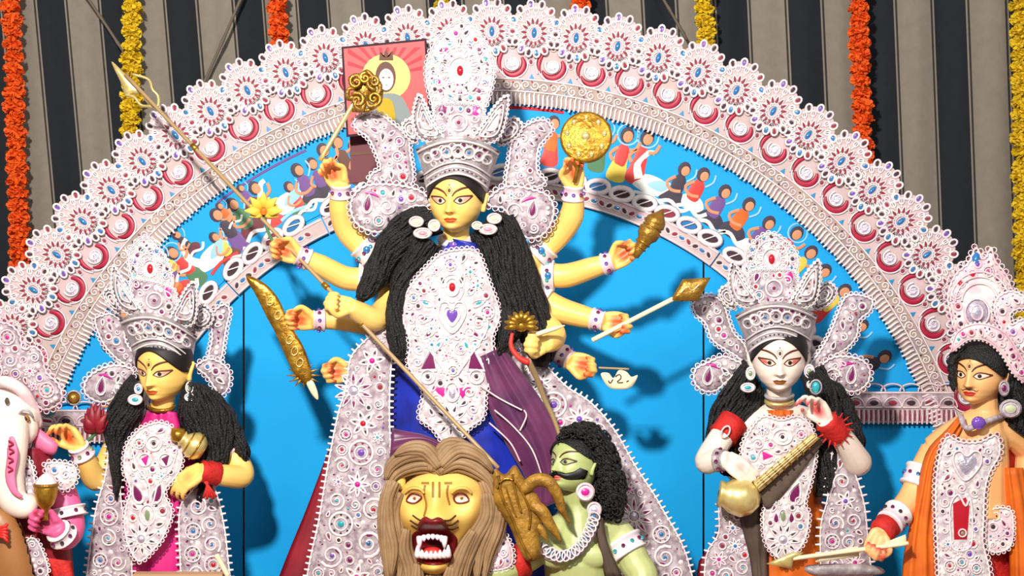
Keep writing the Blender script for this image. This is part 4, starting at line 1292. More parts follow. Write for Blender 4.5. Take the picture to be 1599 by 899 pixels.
for k, (i, j, t0, t1) in {'l1': (3, 4, 0.45, 0.98), 'l2': (3, 4, 0.5, 1.0), 'l4': (3, 4, 0.55, 0.98), 'r1': (3, 4, 0.5, 1.0), 'r2': (3, 4, 0.5, 1.0), 'r3': (3, 4, 0.4, 0.98), 'r4': (3, 4, 0.2, 0.95)}.items():
    p, q = A[k][i], A[k][j]
    cuff(du, 'bracelet', p + (q - p) * t0, p + (q - p) * t1, 0.034, 0.030, 'pinkwhite', 'gempurple')
for k in ('l1', 'l2', 'l4', 'r1', 'r2', 'r3'):
    p, q = A[k][1], A[k][2]
    c = cuff(du, 'armlet', p + (q - p) * (-0.1), p + (q - p) * 0.45, 0.047, 0.047, 'white', 'gemteal', 10)
    x = MB(); mpos = p + (q - p) * 0.15 + np.array((0, -0.054, 0.0))
    x.ball(mpos, 0.012, 10, 0, (1, 0.5, 1)); part('armlet_stone', x, 'gemblue', c)
# sari
B = MB()
B.loft([(688, 378), (668, 405), (640, 440), (618, 500), (612, 560), (602, 640), (588, 760), (570, 900), (556, py_stage(YD))],
       [(748, 378), (765, 405), (785, 440), (800, 500), (800, 560), (815, 640), (850, 760), (890, 900), (905, py_stage(YD))], 0.07, 0.135, 50, 30, 0, 0.06, 0.006, 4, 3)
part('sari', B, 'royal_blue', du)
B = MB()
B.loft([(706, 372), (712, 384), (716, 398)], [(745, 380), (748, 390), (748, 402)], -0.055, 0.02, 8, 8, 0, 0.004, 0.002, 2, 1); part('sari_pleat', B, 'royal_blue', du)
B = MB()
B.loft([(742, 560), (752, 610), (772, 660), (796, 705), (822, 752), (830, 800)], [(786, 540), (818, 585), (848, 628), (872, 672), (884, 720), (880, 780)], -0.07, 0.03, 36, 22, 0, 0.02, 0.007, 3, 9)
sh = part('shawl', B, 'purple_cloth', du)
B = MB(); M = depthM(-0.112)
for pts in ([(750, 602), (780, 622), (815, 640)], [(772, 640), (800, 664), (830, 700), (846, 742)], [(812, 672), (822, 650), (818, 640)], [(764, 660), (796, 690), (812, 720)]):
    B.ribbon(M, crv(pts, 16), 3.0, 0.004)
part('shawl_trim', B, 'pinkwhite', sh)
B = MB()
B.loft([(612, 668), (630, 672), (660, 678), (690, 690), (720, 700)], [(608, 720), (640, 700), (672, 696), (700, 712), (740, 735)], -0.075, 0.03, 20, 10, 0, 0.01, 0.004, 3, 2); part('waist_cloth', B, 'purple_cloth', du)
# lace breastplate
Dbp = bulgeD(706, 110, 0.0, 0.105)
bp = [(690, 396), (718, 390), (745, 394), (763, 440), (780, 490), (768, 528), (773, 577), (758, 612), (754, 650), (732, 668), (703, 698), (676, 668), (655, 650), (662, 610), (638, 570), (640, 533), (626, 484), (640, 448), (668, 415)]
def bpx(L, G, M):
    # pear-shaped pendant, heart motif, fan motifs, triangles of plum foil, star at the tip
    L.ring(M, 706, 448, 11, 3, 0.007, n=16, ry=14); G.dot(M, 706, 448, 5, 0.006, 3, 0.003, 10, 7)
    L.ring(M, 706, 450, 18, 2.6, 0.006, n=20, ry=22)
    ht = crv([(706, 520), (686, 494), (688, 474), (699, 472), (706, 482), (713, 472), (724, 474), (726, 494)], None, True, 5)
    L.ribbon(M, ht, 3.4, 0.008, True); L.ribbon(M, (ht - (706, 492)) * 0.62 + (706, 492), 2.6, 0.006, True); G.fan(M, (ht - (706, 492)) * 0.4 + (706, 492), 0.004, 6, 0.001, (706, 490))
    for s in (-1, 1):
        for k in range(6):
            t = math.radians(20 + k * 26)
            c = (706 + s * 44 * math.sin(t), 490 - 56 * math.cos(t))
            L.ribbon(M, drop_pts(c[0], c[1], 24, 13, math.atan2(c[1] - 490, c[0] - 706) + math.pi), 2.4, 0.005, True)
            G.dot(M, c[0], c[1], 5, 0.001, (5, 0, 2)[k % 3], 0.0012, 8, 2.2, math.atan2(c[1] - 490, c[0] - 706))
        L.ribbon(M, crv([(706 + s * 8, 585), (706 + s * 28, 556), (706 + s * 52, 520), (706 + s * 56, 500)], 18), 4.0, 0.008)
        G.fan(M, [(706 + s * 26, 575), (706 + s * 32, 545), (706 + s * 48, 576)], 0.001, 0, 0.002, (706 + s * 36, 566))
        L.ribbon(M, [(706 + s * 24, 580), (706 + s * 32, 540), (706 + s * 52, 580)], 2.6, 0.006, True)
        L.ring(M, 706 + s * 38, 588, 11, 3.4, 0.008, n=16); L.ring(M, 706 + s * 38, 588, 5, 2, 0.006); G.dot(M, 706 + s * 38, 588, 3, 0.004, 5, 0.001)
        G.fan(M, [(706 + s * 6, 606), (706 + s * 30, 604), (706 + s * 16, 622)], 0.001, 9, 0.002)
    L.ring(M, 706, 612, 11, 3, 0.007, n=16, ry=15); G.dot(M, 706, 614, 5, 0.004, 7, 0.002, 10, 8)
    flower(L, G, M, 704, 656, 26, 9, math.pi / 2, 7, 2.8, hole=5)
lace_piece(du, 'breastplate', bp, Dbp, 'lace_white', 21, 'ring', 3.4, 8, 5, 2.0, 12, 0.008, 'white', 9, extra=bpx,
           excl=((706, 448, 23), (706, 494, 24), (668, 588, 13), (744, 588, 13), (706, 612, 15), (704, 656, 26), (737, 566, 14), (675, 566, 14), (670, 470, 12), (742, 470, 12)))
B = MB()
B.tube([P(711 + 23 * math.cos(t), 374 + 8 * math.sin(t), 0.015 - 0.055 * math.sin(t)) for t in np.linspace(-0.3, math.pi + 0.3, 20)], 0.013, 10); ck = part('choker', B, 'white', du)
B = MB(); B.ball(P(709, 383, -0.056), 0.014, 10, 0, (1.3, 0.6, 1)); part('choker_stone', B, 'gempurple', ck)
earring(du, [(650, 346, 12, 9, 10), (678, 352, 10, 10, 10), (660, 364, 15, 9, 11)], -0.125)
earring(du, [(772, 341, 12, 9, 10), (745, 352, 9, 7, 10), (762, 358, 15, 9, 11)], -0.125)
# hair
hair_mass(du, [(662, 322), (628, 330), (598, 362), (577, 403), (560, 450), (556, 472)], [(690, 362), (662, 372), (640, 395), (618, 418), (600, 446), (566, 474)], -0.02, 0.05, 40, 1)
hair_mass(du, [(650, 360), (630, 400), (612, 440), (604, 490), (606, 530), (618, 566)], [(690, 388), (668, 414), (642, 444), (628, 484), (634, 526), (636, 566)], -0.045, 0.05, 30, 2)
hair_mass(du, [(736, 366), (747, 394), (766, 442), (782, 480), (776, 530), (768, 562)], [(775, 330), (800, 345), (816, 400), (822, 450), (826, 500), (800, 540)], -0.045, 0.055, 40, 3)
hair_mass(du, [(775, 345), (785, 390), (798, 440), (806, 490), (812, 530), (830, 572)], [(800, 335), (824, 385), (842, 440), (860, 500), (868, 540), (858, 574)], -0.01, 0.05, 36, 4)
# side ornaments of the crown
lace_piece(du, 'side_ornament', [(643, 287), (640, 235), (636, 212), (612, 192), (596, 180), (570, 177), (552, 190), (560, 204), (574, 214), (586, 236), (594, 262), (582, 270), (576, 284), (600, 290)], 0.03, 'silver_lilac', 31, rmax=9, puff=0.012)
lace_piece(du, 'side_ornament', [(792, 292), (795, 250), (800, 215), (812, 203), (832, 190), (852, 188), (862, 202), (852, 216), (842, 228), (838, 250), (840, 270), (852, 284), (830, 294)], 0.03, 'silver_lilac', 32, rmax=9, puff=0.012)
def px_(x, y, s):
    def f(L, G, M):
        G.fan(M, drop_pts(x, y, 22, 11, math.radians(100)), 0.002, 0, 0.0015)
        L.ribbon(M, drop_pts(x, y, 30, 20, math.radians(100)), 3.0, 0.006, True)
        G.ribbon(M, crv([(x - s * 4, y - 17), (x + s * 8, y - 16), (x + s * 18, y - 10)], 10), 5 * np.sin(np.linspace(0.3, 2.9, 10)), 0.001, m=9, lift=0.0015)
        L.ribbon(M, spiral_pts(x + s * 30, y + 4, 14, 1.5, 0, s), np.linspace(3.4, 2, 22), 0.006)
    return f
lace_piece(du, 'shoulder_ornament', [(672, 312), (655, 297), (630, 290), (600, 287), (570, 290), (552, 305), (547, 325), (555, 347), (575, 360), (597, 362), (612, 352), (625, 335), (645, 322), (668, 322)], -0.03, 'silver_lilac', 33, 'ring', 4.4, 10, rmax=10, puff=0.015, extra=px_(574, 318, 1), excl=((574, 318, 20), (604, 322, 15)))
lace_piece(du, 'shoulder_ornament', [(761, 312), (780, 295), (800, 290), (830, 295), (855, 305), (865, 325), (860, 350), (845, 368), (825, 372), (808, 362), (797, 340), (785, 325), (766, 322)], -0.01, 'silver_lilac', 34, 'ring', 4.4, 10, rmax=10, puff=0.015, extra=px_(832, 326, -1), excl=((832, 326, 20), (802, 330, 15)))
# flared lace robe, maroon lining
bt = py_stage(0.0)
def robe_star(x, y, r):
    def f(L, G, M):
        flower(L, G, M, x, y, r, 10, 0.3, 7, 2.6, hole=0)
    return f
lace_piece(du, 'robe_panel', [(640, 440), (622, 470), (600, 505), (574, 528), (548, 558), (540, 605), (527, 650), (511, 732), (497, 816), (480, 896), (440, bt), (600, bt), (612, 896), (612, 760), (608, 640), (612, 560), (622, 500)],
           bulgeD(606, 190, 0.08, 0.12), 'silver_lilac', 41, 'tooth', 3.0, 10, 7, 2.4, 24, 0.012, 'white', 14, border=True, tries=2600, extra=robe_star(552, 610, 30), excl=((552, 610, 30),), smooth_outline=True)
lace_piece(du, 'robe_panel', [(800, 500), (826, 530), (850, 566), (883, 602), (923, 629), (960, 672), (993, 729), (1033, 792), (1080, 896), (1108, bt), (920, bt), (890, 896), (870, 780), (850, 680), (815, 600), (790, 548)],
           bulgeD(800, 420, 0.09, 0.12), 'silver_lilac', 42, 'tooth', 3.0, 10, 7, 2.4, 26, 0.012, 'white', 14, border=True, tries=2800, extra=robe_star(990, 806, 30), excl=((990, 806, 30),))
B = MB()
B.loft([(545, 600), (522, 676), (480, 790), (437, 896), (350, bt)], [(560, 600), (548, 676), (530, 790), (520, 896), (500, bt)], 0.11, 0.02, 24, 10, 0, 0.01, 0.004, 3, 4); part('robe_lining', B, 'maroon', du)
B = MB()
B.loft([(845, 600), (880, 680), (940, 790), (1000, 896), (1060, bt)], [(884, 606), (958, 680), (1030, 796), (1074, 896), (1102, bt)], 0.12, 0.02, 24, 10, 0, 0.01, 0.004, 3, 5); part('robe_lining', B, 'plum', du)

# ------------------------------------------------------------------ what the ten hands hold
def line3(a, b, n=12):
    return [np.array(a) + (np.array(b) - np.array(a)) * t for t in np.linspace(0, 1, n)]
def outline_plate(B, pts, Y, th=0.008, puff=0.006, fall=6, m=0, step=6, smooth=True):
    B.plate(crv(pts, None, True, 5) if smooth else np.array(pts, float), Y, th, step, m, puff, fall)
# long trident spear
def ysp(px):
    return 0.30 - (px - 180) / 590 * 0.62
sp = thing('trident_spear', 'long pale gold spear slanting from the upper left curtain down to the green demon', 'spear', P(770, 722, ysp(770)))
B = MB(); B.tube([P(x, 100 + (x - 180) * 1.054, ysp(x)) for x in np.linspace(196, 778, 40)], 0.0072, 10); part('shaft', B, 'wood_shaft', sp)
B = MB()
outline_plate(B, [(174, 96), (196, 116), (214, 134), (222, 146), (206, 148), (196, 150), (190, 132)], ysp(190), 0.006, 0.006)
part('spearhead', B, 'gold_pale', sp)
B = MB()
B.tube(crv([P(207, 116, ysp(200)), P(232, 124, ysp(200)), P(238, 140, ysp(210)), P(247, 150, ysp(210)), P(245, 168, ysp(220)), P(228, 156, ysp(215))], 20), 0.0055, 7)
B.tube(crv([P(196, 148, ysp(200)), P(210, 152, ysp(205)), P(220, 164, ysp(210)), P(234, 166, ysp(215)), P(245, 168, ysp(220))], 20), 0.0055, 7)
part('side_prong', B, 'gold_pale', sp)
B = MB()
for x in (300, 505, 560):
    B.lathe(P(x, 100 + (x - 180) * 1.054, ysp(x)), P(x + 7, 107.4 + (x - 180) * 1.054, ysp(x + 7)), [(0, 0.007), (0, 0.011), (1, 0.011), (1, 0.007)], 10)
part('ferrule', B, 'gold', sp)
# gold mace
mc = thing('gold_mace', 'ornate golden mace held up in front of the framed picture', 'mace', P(508, 236, -0.02))
B = MB(); B.tube(line3(P(500, 250, -0.03), P(560, 148, -0.02)), 0.0085, 10); part('shaft', B, 'gold_pale', mc)
B = MB()
B.ball(P(568, 142, -0.02), 0.036, 14, 0, (0.95, 0.7, 1.1))
hd = part('mace_head', B, 'gold_brown', mc)
for k in range(6):
    t = math.radians(20 + 60 * k); B = MB(); c = (568, 142)
    B.tube(crv([P(c[0] + 12 * math.cos(t), c[1] + 12 * math.sin(t), -0.04), P(c[0] + 26 * math.cos(t + 0.3), c[1] + 30 * math.sin(t + 0.3), -0.05), P(c[0] + 24 * math.cos(t + 0.8), c[1] + 27 * math.sin(t + 0.8), -0.06), P(c[0] + 15 * math.cos(t + 0.9), c[1] + 16 * math.sin(t + 0.9), -0.055)], 14), np.linspace(0.012, 0.006, 14), 8)
    part('mace_scroll', B, 'gold_brown', hd)
for k, (x, y, r_) in enumerate(((556, 128, 13), (584, 128, 12), (584, 154, 13), (558, 156, 12), (570, 122, 9))):
    B = MB(); q = spiral_pts(x, y, r_, 1.5, k * 1.3, 1 if k % 2 else -1, 18); B.tube(Pn(q[:, 0], q[:, 1], -0.055 - 0.012 * np.linspace(0, 1, 18)), np.linspace(0.008, 0.005, 18), 7); part('mace_scroll', B, 'gold_brown' if k % 2 else 'gold', hd)
B = MB(); B.tube(crv([P(550, 172, -0.03), P(575, 172, -0.04), P(592, 160, -0.04), P(596, 140, -0.03)], 14), 0.007, 8); part('mace_scroll', B, 'gold', hd)
# disc
dc = thing('gold_disc', 'round polished golden disc with knobs held above the right hand', 'disc', P(915, 258, -0.05))
c0 = np.array(P(915, 214, -0.06)); fd = unit((-0.12, -1, 0.10)); Rr = 41 * mpp(-0.06)
B = MB(); B.lathe(c0 - fd * 0.012, c0 + fd * 0.016, [(0, 0.002), (0, Rr * 0.96), (0.3, Rr), (0.55, Rr * 0.98), (0.62, Rr * 0.9), (0.8, Rr * 0.5), (1.0, Rr * 0.2), (1.05, 0.001)], 40); pl = part('disc_plate', B, 'gold', dc)
u = unit(np.cross(fd, (0, 0, 1))); w = np.cross(u, fd)
for k in range(9):
    t = 2 * math.pi * k / 9 + 0.2; B = MB(); B.ball(c0 + fd * 0.010 + Rr * 0.72 * (math.cos(t) * u + math.sin(t) * w), 0.009, 10, 0, (1, 0.7, 1)); part('knob', B, 'gold_pale', pl)
B = MB(); B.ball(c0 + fd * 0.016, 0.016, 12, 0, (1, 0.7, 1)); part('boss', B, 'gold_pale', pl)
B = MB(); B.tube(line3(P(905, 250, -0.05), P(897, 285, -0.03)), 0.008, 8); part('handle', B, 'gold', dc)
# yellow lotus above the second left hand
lo = thing('yellow_lotus', 'yellow cloth lotus flower behind the spear beside the upper left hand', 'flower', P(418, 356, 0.08))
for k in range(11):
    t = math.radians(-200 + k * 22); B = MB()
    L_ = 24 + 6 * (k % 2); c = (412, 330)
    a_ = np.array(P(c[0], c[1], 0.07)); b_ = np.array(P(c[0] + L_ * math.cos(t), c[1] + L_ * math.sin(t), 0.05 - 0.02 * (k % 2)))
    B.tube(crv([a_, (a_ + b_) / 2 + np.array((0, -0.012, 0)), b_], 8), [0.006, 0.012, 0.018, 0.020, 0.018, 0.013, 0.008, 0.002], 8, flat=0.4)
    part('petal', B, 'f_yellow', lo)
B = MB(); B.ball(P(412, 330, 0.05), 0.014, 8); part('flower_centre', B, 'orange_cloth', lo)
B = MB(); B.tube(crv([P(412, 335, 0.07), P(418, 360, 0.05), P(432, 390, 0.01)], 8), 0.006, 6); part('stem', B, 'f_green', lo)
# curved sword
sw = thing('curved_sword', 'curved golden blade with a spiky star guard held low at left', 'sword', P(492, 622, 0.0))
B = MB(); outline_plate(B, [(384, 431), (410, 440), (432, 462), (446, 490), (458, 514), (476, 546), (487, 586), (479, 600), (461, 586), (444, 552), (430, 520), (416, 494), (400, 462)], -0.01, 0.008, 0.007)
bl = part('blade', B, 'gold', sw)
M = depthM(-0.0185)
for (x, y) in ((422, 470), (434, 492), (452, 530), (460, 548), (468, 566)):
    B = MB(); B.ring(M, x, y, 5, 2.4, 0.004, 0, 10, 7, 0.4); part('blade_relief', B, 'gold_pale', bl)
B = MB()
for k in range(12):
    t = 2 * math.pi * k / 12; B.tube([P(474 + 6 * math.cos(t), 586 + 6 * math.sin(t), -0.005), P(474 + 27 * math.cos(t), 586 + 20 * math.sin(t), -0.005)], [0.008, 0.001], 6)
part('star_guard', B, 'gold_brown', sw)
B = MB(); outline_plate(B, [(478, 596), (488, 594), (496, 612), (496, 624), (486, 614)], -0.012, 0.006, 0.005); part('pommel_tip', B, 'ivory', sw)
# conch-like mace head in right hand
cn = thing('bronze_dagger', 'brown-gold ribbed dagger held in the upper right hand', 'dagger', P(992, 400, -0.02))
B = MB(); B.lathe(P(990, 402, -0.03), P(1036, 326, -0.02), [(0, 0.001), (0.02, 0.014), (0.2, 0.018), (0.36, 0.026), (0.44, 0.037), (0.56, 0.040), (0.62, 0.028), (0.68, 0.038), (0.78, 0.034), (0.88, 0.018), (1, 0.001)], 16); bd = part('blade', B, 'gold_brown', cn)
for t, r in ((0.3, 0.024), (0.62, 0.031), (0.2, 0.02)):
    B = MB(); a_ = np.array(P(990, 402, -0.03)); b_ = np.array(P(1036, 326, -0.02)); B.lathe(a_ + (b_ - a_) * (t - 0.02), a_ + (b_ - a_) * (t + 0.02), [(0, r), (0.2, r * 1.15), (0.8, r * 1.15), (1, r)], 16); part('ring', B, 'gold', bd)
# arrow
ar = thing('gold_arrow', 'white-shafted arrow with a diamond gold head pointing up right', 'arrow', P(925, 532, -0.03))
B = MB(); B.tube(line3(P(925, 531, -0.04), P(1056, 464, -0.03)), 0.0085, 10); part('shaft', B, 'ivory', ar)
B = MB(); B.plate(np.array([(1046, 470), (1066, 436), (1110, 433), (1090, 470)], float), -0.035, 0.004, 5, 0, 0.012, 14); ah = part('arrowhead', B, 'gold_brown', ar)
B = MB(); B.ribbon(depthM(-0.046), crv([(1064, 456), (1074, 446), (1080, 454), (1092, 444)], 12), 3, 0.003); part('engraving', B, 'gold_pale', ah)
# pale carved blade in lower right hand
sc_ = thing('ivory_blade', 'pale fan-shaped blade with dark marks held in the lower right hand', 'blade', P(940, 606, -0.02))
B = MB(); outline_plate(B, [(938, 584), (950, 582), (958, 590), (966, 578), (978, 580), (986, 588), (996, 586), (986, 604), (968, 608), (950, 604)], -0.025, 0.006, 0.004); ib = part('blade', B, 'ivory', sc_)
B = MB(); M = depthM(-0.03)
for pts in ([(961, 588), (967, 584), (970, 590), (963, 597), (973, 597)], [(950, 594), (953, 598), (957, 592)], [(978, 596), (982, 594)]):
    B.ribbon(M, crv(pts, 10), 2.0, 0.002)
part('blade_marks', B, 'dark_brown', ib)
B = MB(); B.tube(line3(P(935, 574, -0.02), P(982, 576, -0.02)), 0.004, 6); part('tang', B, 'wood_shaft', sc_)
# gold crown-like ornament and red snake in the front right hand
sn = thing('gold_ornament', 'small golden flower ornament on the front right fist with pale rod', 'ornament', P(815, 540, -0.2))
B = MB(); B.ball(P(814, 508, -0.20), 0.024, 12, 0, (1, 0.8, 0.9)); og = part('flower_boss', B, 'gold', sn)
for k in range(9):
    t = math.radians(-190 + k * 25); B = MB()
    B.tube(crv([P(814, 508, -0.21), P(814 + 17 * math.cos(t), 508 + 15 * math.sin(t), -0.225), P(814 + 27 * math.cos(t), 508 + 24 * math.sin(t), -0.21)], 8), [0.004, 0.008, 0.011, 0.012, 0.011, 0.009, 0.006, 0.002], 7, flat=0.5); part('petal', B, 'gold', og)
B = MB(); B.tube(crv([P(838, 522, -0.20), P(862, 514, -0.19), P(882, 508, -0.18)], 10), [0.008] * 7 + [0.006, 0.004, 0.002], 8); part('rod', B, 'ivory', sn)
sk = thing('red_snake', 'red and grey snake hanging from the front right fist down the robe', 'snake', P(868, 660, -0.2))
B = MB(); B.tube(crv([P(800, 520, -0.2), P(798, 540, -0.205), P(810, 558, -0.21), P(826, 566, -0.21)], 20), np.linspace(0.006, 0.011, 20), 9); part('snake_head', B, 'red', sk)
B = MB(); B.tube(crv([P(824, 562, -0.21), P(838, 590, -0.17), P(850, 622, -0.14), P(864, 652, -0.13), P(874, 680, -0.13)], 24), np.linspace(0.011, 0.007, 24), 9); part('snake_body', B, 'wood_shaft', sk)

# ================================================================== goddess at left (golden face, pink sari)
YL = 0.12
lk = thing('goddess_statue', 'golden-faced goddess statue in hot pink sari standing left of the centre', 'statue', P(250, py_stage(YL), YL), 'clay idols on the stage')
H = Head(257, 571, 0.02, 41, -20, 8, 2)
B = MB(); paint = []; A = {}
limb(B, [P(256, 612, 0.05), P(253, 640, 0.05), P(250, 670, 0.07), P(248, 790, 0.08)], [0.044, 0.040, 0.06, 0.09])
limb(B, [P(180, 690, 0.08), P(215, 672, 0.08), P(250, 668, 0.08), P(300, 675, 0.08), P(345, 695, 0.08)], [0.043, 0.05, 0.055, 0.05, 0.043])
arm('r', [(340, 690, 0.08), (366, 715, 0.06), (378, 742, 0.03), (350, 742, -0.03), (312, 735, -0.08)], [0.045, 0.043, 0.042, 0.038, 0.028], (-0.8, -0.1, -0.55), (0.0, 0.75, -0.6), 1, curl=(22, 25, 18), spread=0.6, thumb_in=0.1)
arm('l', [(185, 690, 0.08), (168, 722, 0.07), (150, 748, 0.03), (134, 720, -0.03), (122, 696, -0.06)], [0.045, 0.043, 0.042, 0.036, 0.028], (-0.55, -0.1, 0.8), (-0.5, -0.8, 0), 1, curl=(40, 50, 35), spread=0.5)
body_part(lk, B, H, 'skin_gold', paint)
face_paint(lk, H, up=0.12, size=0.85)
B = MB(); H.hair_cap(B, 0.74, 0.92, 1.07); part('hair_cap', B, 'hair_line', lk)
crown(lk, 252, 550, 0.05, -12, 0.94, (96, 182, 36), seed=51, shear=-0.36)
B = MB(); B.lathe(A['r'][3] + (A['r'][4] - A['r'][3]) * 0.2, A['r'][4], [(0, 0.034), (0.1, 0.042), (0.3, 0.038), (0.5, 0.043), (0.75, 0.036), (0.9, 0.039), (1, 0.03)], 18)
for k in range(5):
    B.tube(crv([P(325 - 2 * k, 748, -0.085), P(322 + 2 * k, 765, -0.09), P(318 + 5 * k, 776 + 3 * (k % 2), -0.085)], 8), 0.005, 6)
part('thread_bracelet', B, 'red_cloth', lk, True, 'frayed red thread wrapped round the wrist')
p, q = A['l'][3], A['l'][4]; cuff(lk, 'bracelet', p + (q - p) * 0.3, q, 0.036, 0.031, 'white', 'gemgreen')
p, q = A['r'][0], A['r'][1]; cuff(lk, 'armlet', p + (q - p) * 0.2, p + (q - p) * 0.95, 0.049, 0.047, 'pinkwhite', 'gempurple', 10)
bt = py_stage(YL)
B = MB(); B.loft([(225, 640), (205, 670), (190, 700), (182, 760), (178, 830), (170, 900), (150, bt)], [(280, 640), (300, 670), (312, 700), (312, 760), (318, 830), (330, 900), (360, bt)], 0.10, 0.115, 44, 26, 0, 0.05, 0.005, 4, 11); part('sari', B, 'hotpink', lk)
B = MB(); B.loft([(252, 640), (246, 655), (240, 668)], [(276, 644), (282, 664), (284, 690)], 0.0, 0.022, 10, 8, 0, 0.01, 0.002, 2, 3); part('sari_pleat', B, 'hotpink', lk)
def lkx(L, G, M):
    L.ring(M, 240, 692, 12, 3.2, 0.007, n=18); L.ring(M, 240, 692, 6, 2.4, 0.006); G.dot(M, 240, 692, 3.2, 0.004, 5, 0.001)
    for s, x in ((-1, 226), (1, 258)):
        G.fan(M, [(x - 6, 716), (x + 6, 710), (x + 2, 728)], 0.001, 9 if s < 0 else 0, 0.002); L.ring(M, x, 718, 10, 2.4, 0.006, n=14)
        G.fan(M, drop_pts(214 if s < 0 else 246, 770, 26, 16, math.radians(70 if s < 0 else 110)), 0.001, 0, 0.002); L.ribbon(M, drop_pts(214 if s < 0 else 246, 770, 34, 22, math.radians(70 if s < 0 else 110)), 3.0, 0.006, True)
    L.ribbon(M, crv([(206, 700), (214, 730), (232, 756), (234, 790)], 16), 3.4, 0.007); L.ribbon(M, crv([(276, 705), (266, 735), (248, 752), (238, 790)], 16), 3.4, 0.007)
    L.ring(M, 230, 804, 12, 3.2, 0.006, n=16, ry=16); G.dot(M, 230, 804, 4, 0.003, 8, 0.002, 8, 9)
    flower(L, G, M, 220, 842, 26, 10, 0.2, 7, 2.8, hole=5)
Dl = bulgeD(236, 100, 0.02, 0.10)
lace_piece(lk, 'breastplate', [(236, 662), (252, 660), (270, 670), (284, 705), (278, 738), (256, 768), (268, 798), (258, 830), (246, 850), (218, 876), (200, 850), (194, 818), (198, 786), (204, 765), (194, 732), (198, 696), (216, 672)], Dl, 'lace_white', 61, 'ring', 3.2, 8, 5, 2, 10, 0.008, 'white', 9, extra=lkx,
           excl=((240, 692, 13), (226, 718, 11), (258, 718, 11), (214, 770, 15), (246, 770, 15), (230, 804, 15), (220, 842, 26)))
lace_piece(lk, 'robe_panel', [(178, 684), (170, 690), (165, 739), (149, 799), (136, 893), (112, bt), (196, bt), (206, 893), (196, 830), (188, 772), (186, 720)], bulgeD(230, 140, 0.08, 0.09), 'silver_lilac', 62, 'tooth', 3.0, 11, 6, 2.2, 17, 0.01, 'white', 12, tries=1800)
lace_piece(lk, 'robe_panel', [(316, 752), (334, 760), (349, 816), (357, 882), (380, bt), (290, bt), (282, 893), (280, 800), (296, 770)], bulgeD(262, 140, 0.06, 0.09), 'silver_lilac', 63, 'tooth', 3.0, 11, 6, 2.2, 17, 0.01, 'white', 12, tries=1800)
B = MB(); B.tube([P(252 + 20 * math.cos(t), 634 + 7 * math.sin(t), 0.02 - 0.045 * math.sin(t)) for t in np.linspace(-0.2, math.pi + 0.2, 16)], 0.007, 8); part('necklace', B, 'gold', lk)
earring(lk, [(216, 607, 7, 9, 1), (211, 624, 12, 9, 2)], -0.04, tint='white')
earring(lk, [(296, 605, 7, 10, 8), (296, 620, 9, 7, 1)], -0.02, tint='white')
hair_mass(lk, [(205, 584), (178, 622), (164, 660), (168, 700), (174, 740), (178, 780)], [(222, 610), (224, 645), (206, 680), (194, 700), (190, 740), (186, 782)], 0.03, 0.05, 32, 11)
hair_mass(lk, [(290, 596), (276, 640), (286, 668), (304, 700), (306, 740), (300, 786)], [(318, 600), (344, 625), (362, 650), (366, 690), (350, 730), (318, 788)], 0.02, 0.05, 36, 12)
hair_mass(lk, [(318, 606), (340, 640), (352, 680), (372, 716)], [(338, 612), (366, 645), (386, 690), (390, 724)], 0.06, 0.04, 24, 13)
lace_piece(lk, 'side_ornament', [(148, 500), (160, 492), (175, 490), (192, 506), (197, 534), (214, 560), (214, 584), (196, 570), (178, 556), (160, 534)], 0.10, 'silver_lilac', 64, rmax=8, puff=0.012)
lace_piece(lk, 'side_ornament', [(335, 485), (350, 475), (359, 485), (354, 509), (350, 534), (345, 560), (334, 568), (325, 560), (331, 528), (329, 503)], 0.10, 'silver_lilac', 65, rmax=7, puff=0.012)
lace_piece(lk, 'shoulder_ornament', [(208, 578), (184, 570), (158, 575), (135, 592), (133, 614), (156, 628), (180, 620), (200, 600)], 0.05, 'silver_lilac', 66, 'ring', 4, 9, rmax=8, puff=0.014, extra=px_(158, 602, 1), excl=((158, 602, 18),))
lace_piece(lk, 'shoulder_ornament', [(306, 572), (326, 560), (345, 566), (358, 580), (357, 604), (345, 617), (334, 604), (322, 586)], 0.06, 'silver_lilac', 67, 'ring', 3.6, 9, rmax=8, puff=0.014)
# things she holds
jr = thing('gold_jar', 'small golden jar with a round lid tucked against the pink-clad goddess', 'jar', P(300, 716, -0.06))
B = MB(); B.lathe(P(318, 704, -0.06), P(280, 682, -0.08), [(0, 0.001), (0.0, 0.030), (0.2, 0.045), (0.45, 0.048), (0.65, 0.036), (0.8, 0.022), (0.88, 0.030), (0.92, 0.022), (1, 0.018)], 20); jb = part('jar_body', B, 'gold_pale', jr)
B = MB(); B.lathe(P(282, 683, -0.08), P(268, 668, -0.09), [(0, 0.024), (0.3, 0.030), (0.7, 0.018), (0.85, 0.008), (1, 0.001)], 16); part('jar_lid', B, 'gold', jr)
for t in (0.3, 0.62):
    a_, b_ = np.array(P(318, 704, -0.06)), np.array(P(280, 682, -0.08)); B = MB(); r_ = 0.047 if t < 0.5 else 0.038
    B.lathe(a_ + (b_ - a_) * (t - 0.03), a_ + (b_ - a_) * (t + 0.03), [(0, r_), (0.3, r_ * 1.1), (0.7, r_ * 1.1), (1, r_)], 20); part('jar_band', B, 'gold', jb)
rl = thing('red_lotus', 'dark red cloth lotus bud beside the raised hand at left', 'flower', P(148, 684, 0.0))
for k in range(9):
    t = math.radians(-170 + k * 20); B = MB(); a_ = np.array(P(150, 676, 0.0)); b_ = np.array(P(150 + 20 * math.cos(t), 662 + 34 * math.sin(t), -0.01 - 0.02 * (k % 2)))
    B.tube(crv([a_, (a_ + b_) / 2 + np.array((0, -0.02, 0)), b_], 8), [0.006, 0.014, 0.019, 0.021, 0.018, 0.012, 0.007, 0.002], 8, flat=0.5); part('petal', B, 'maroon', rl)
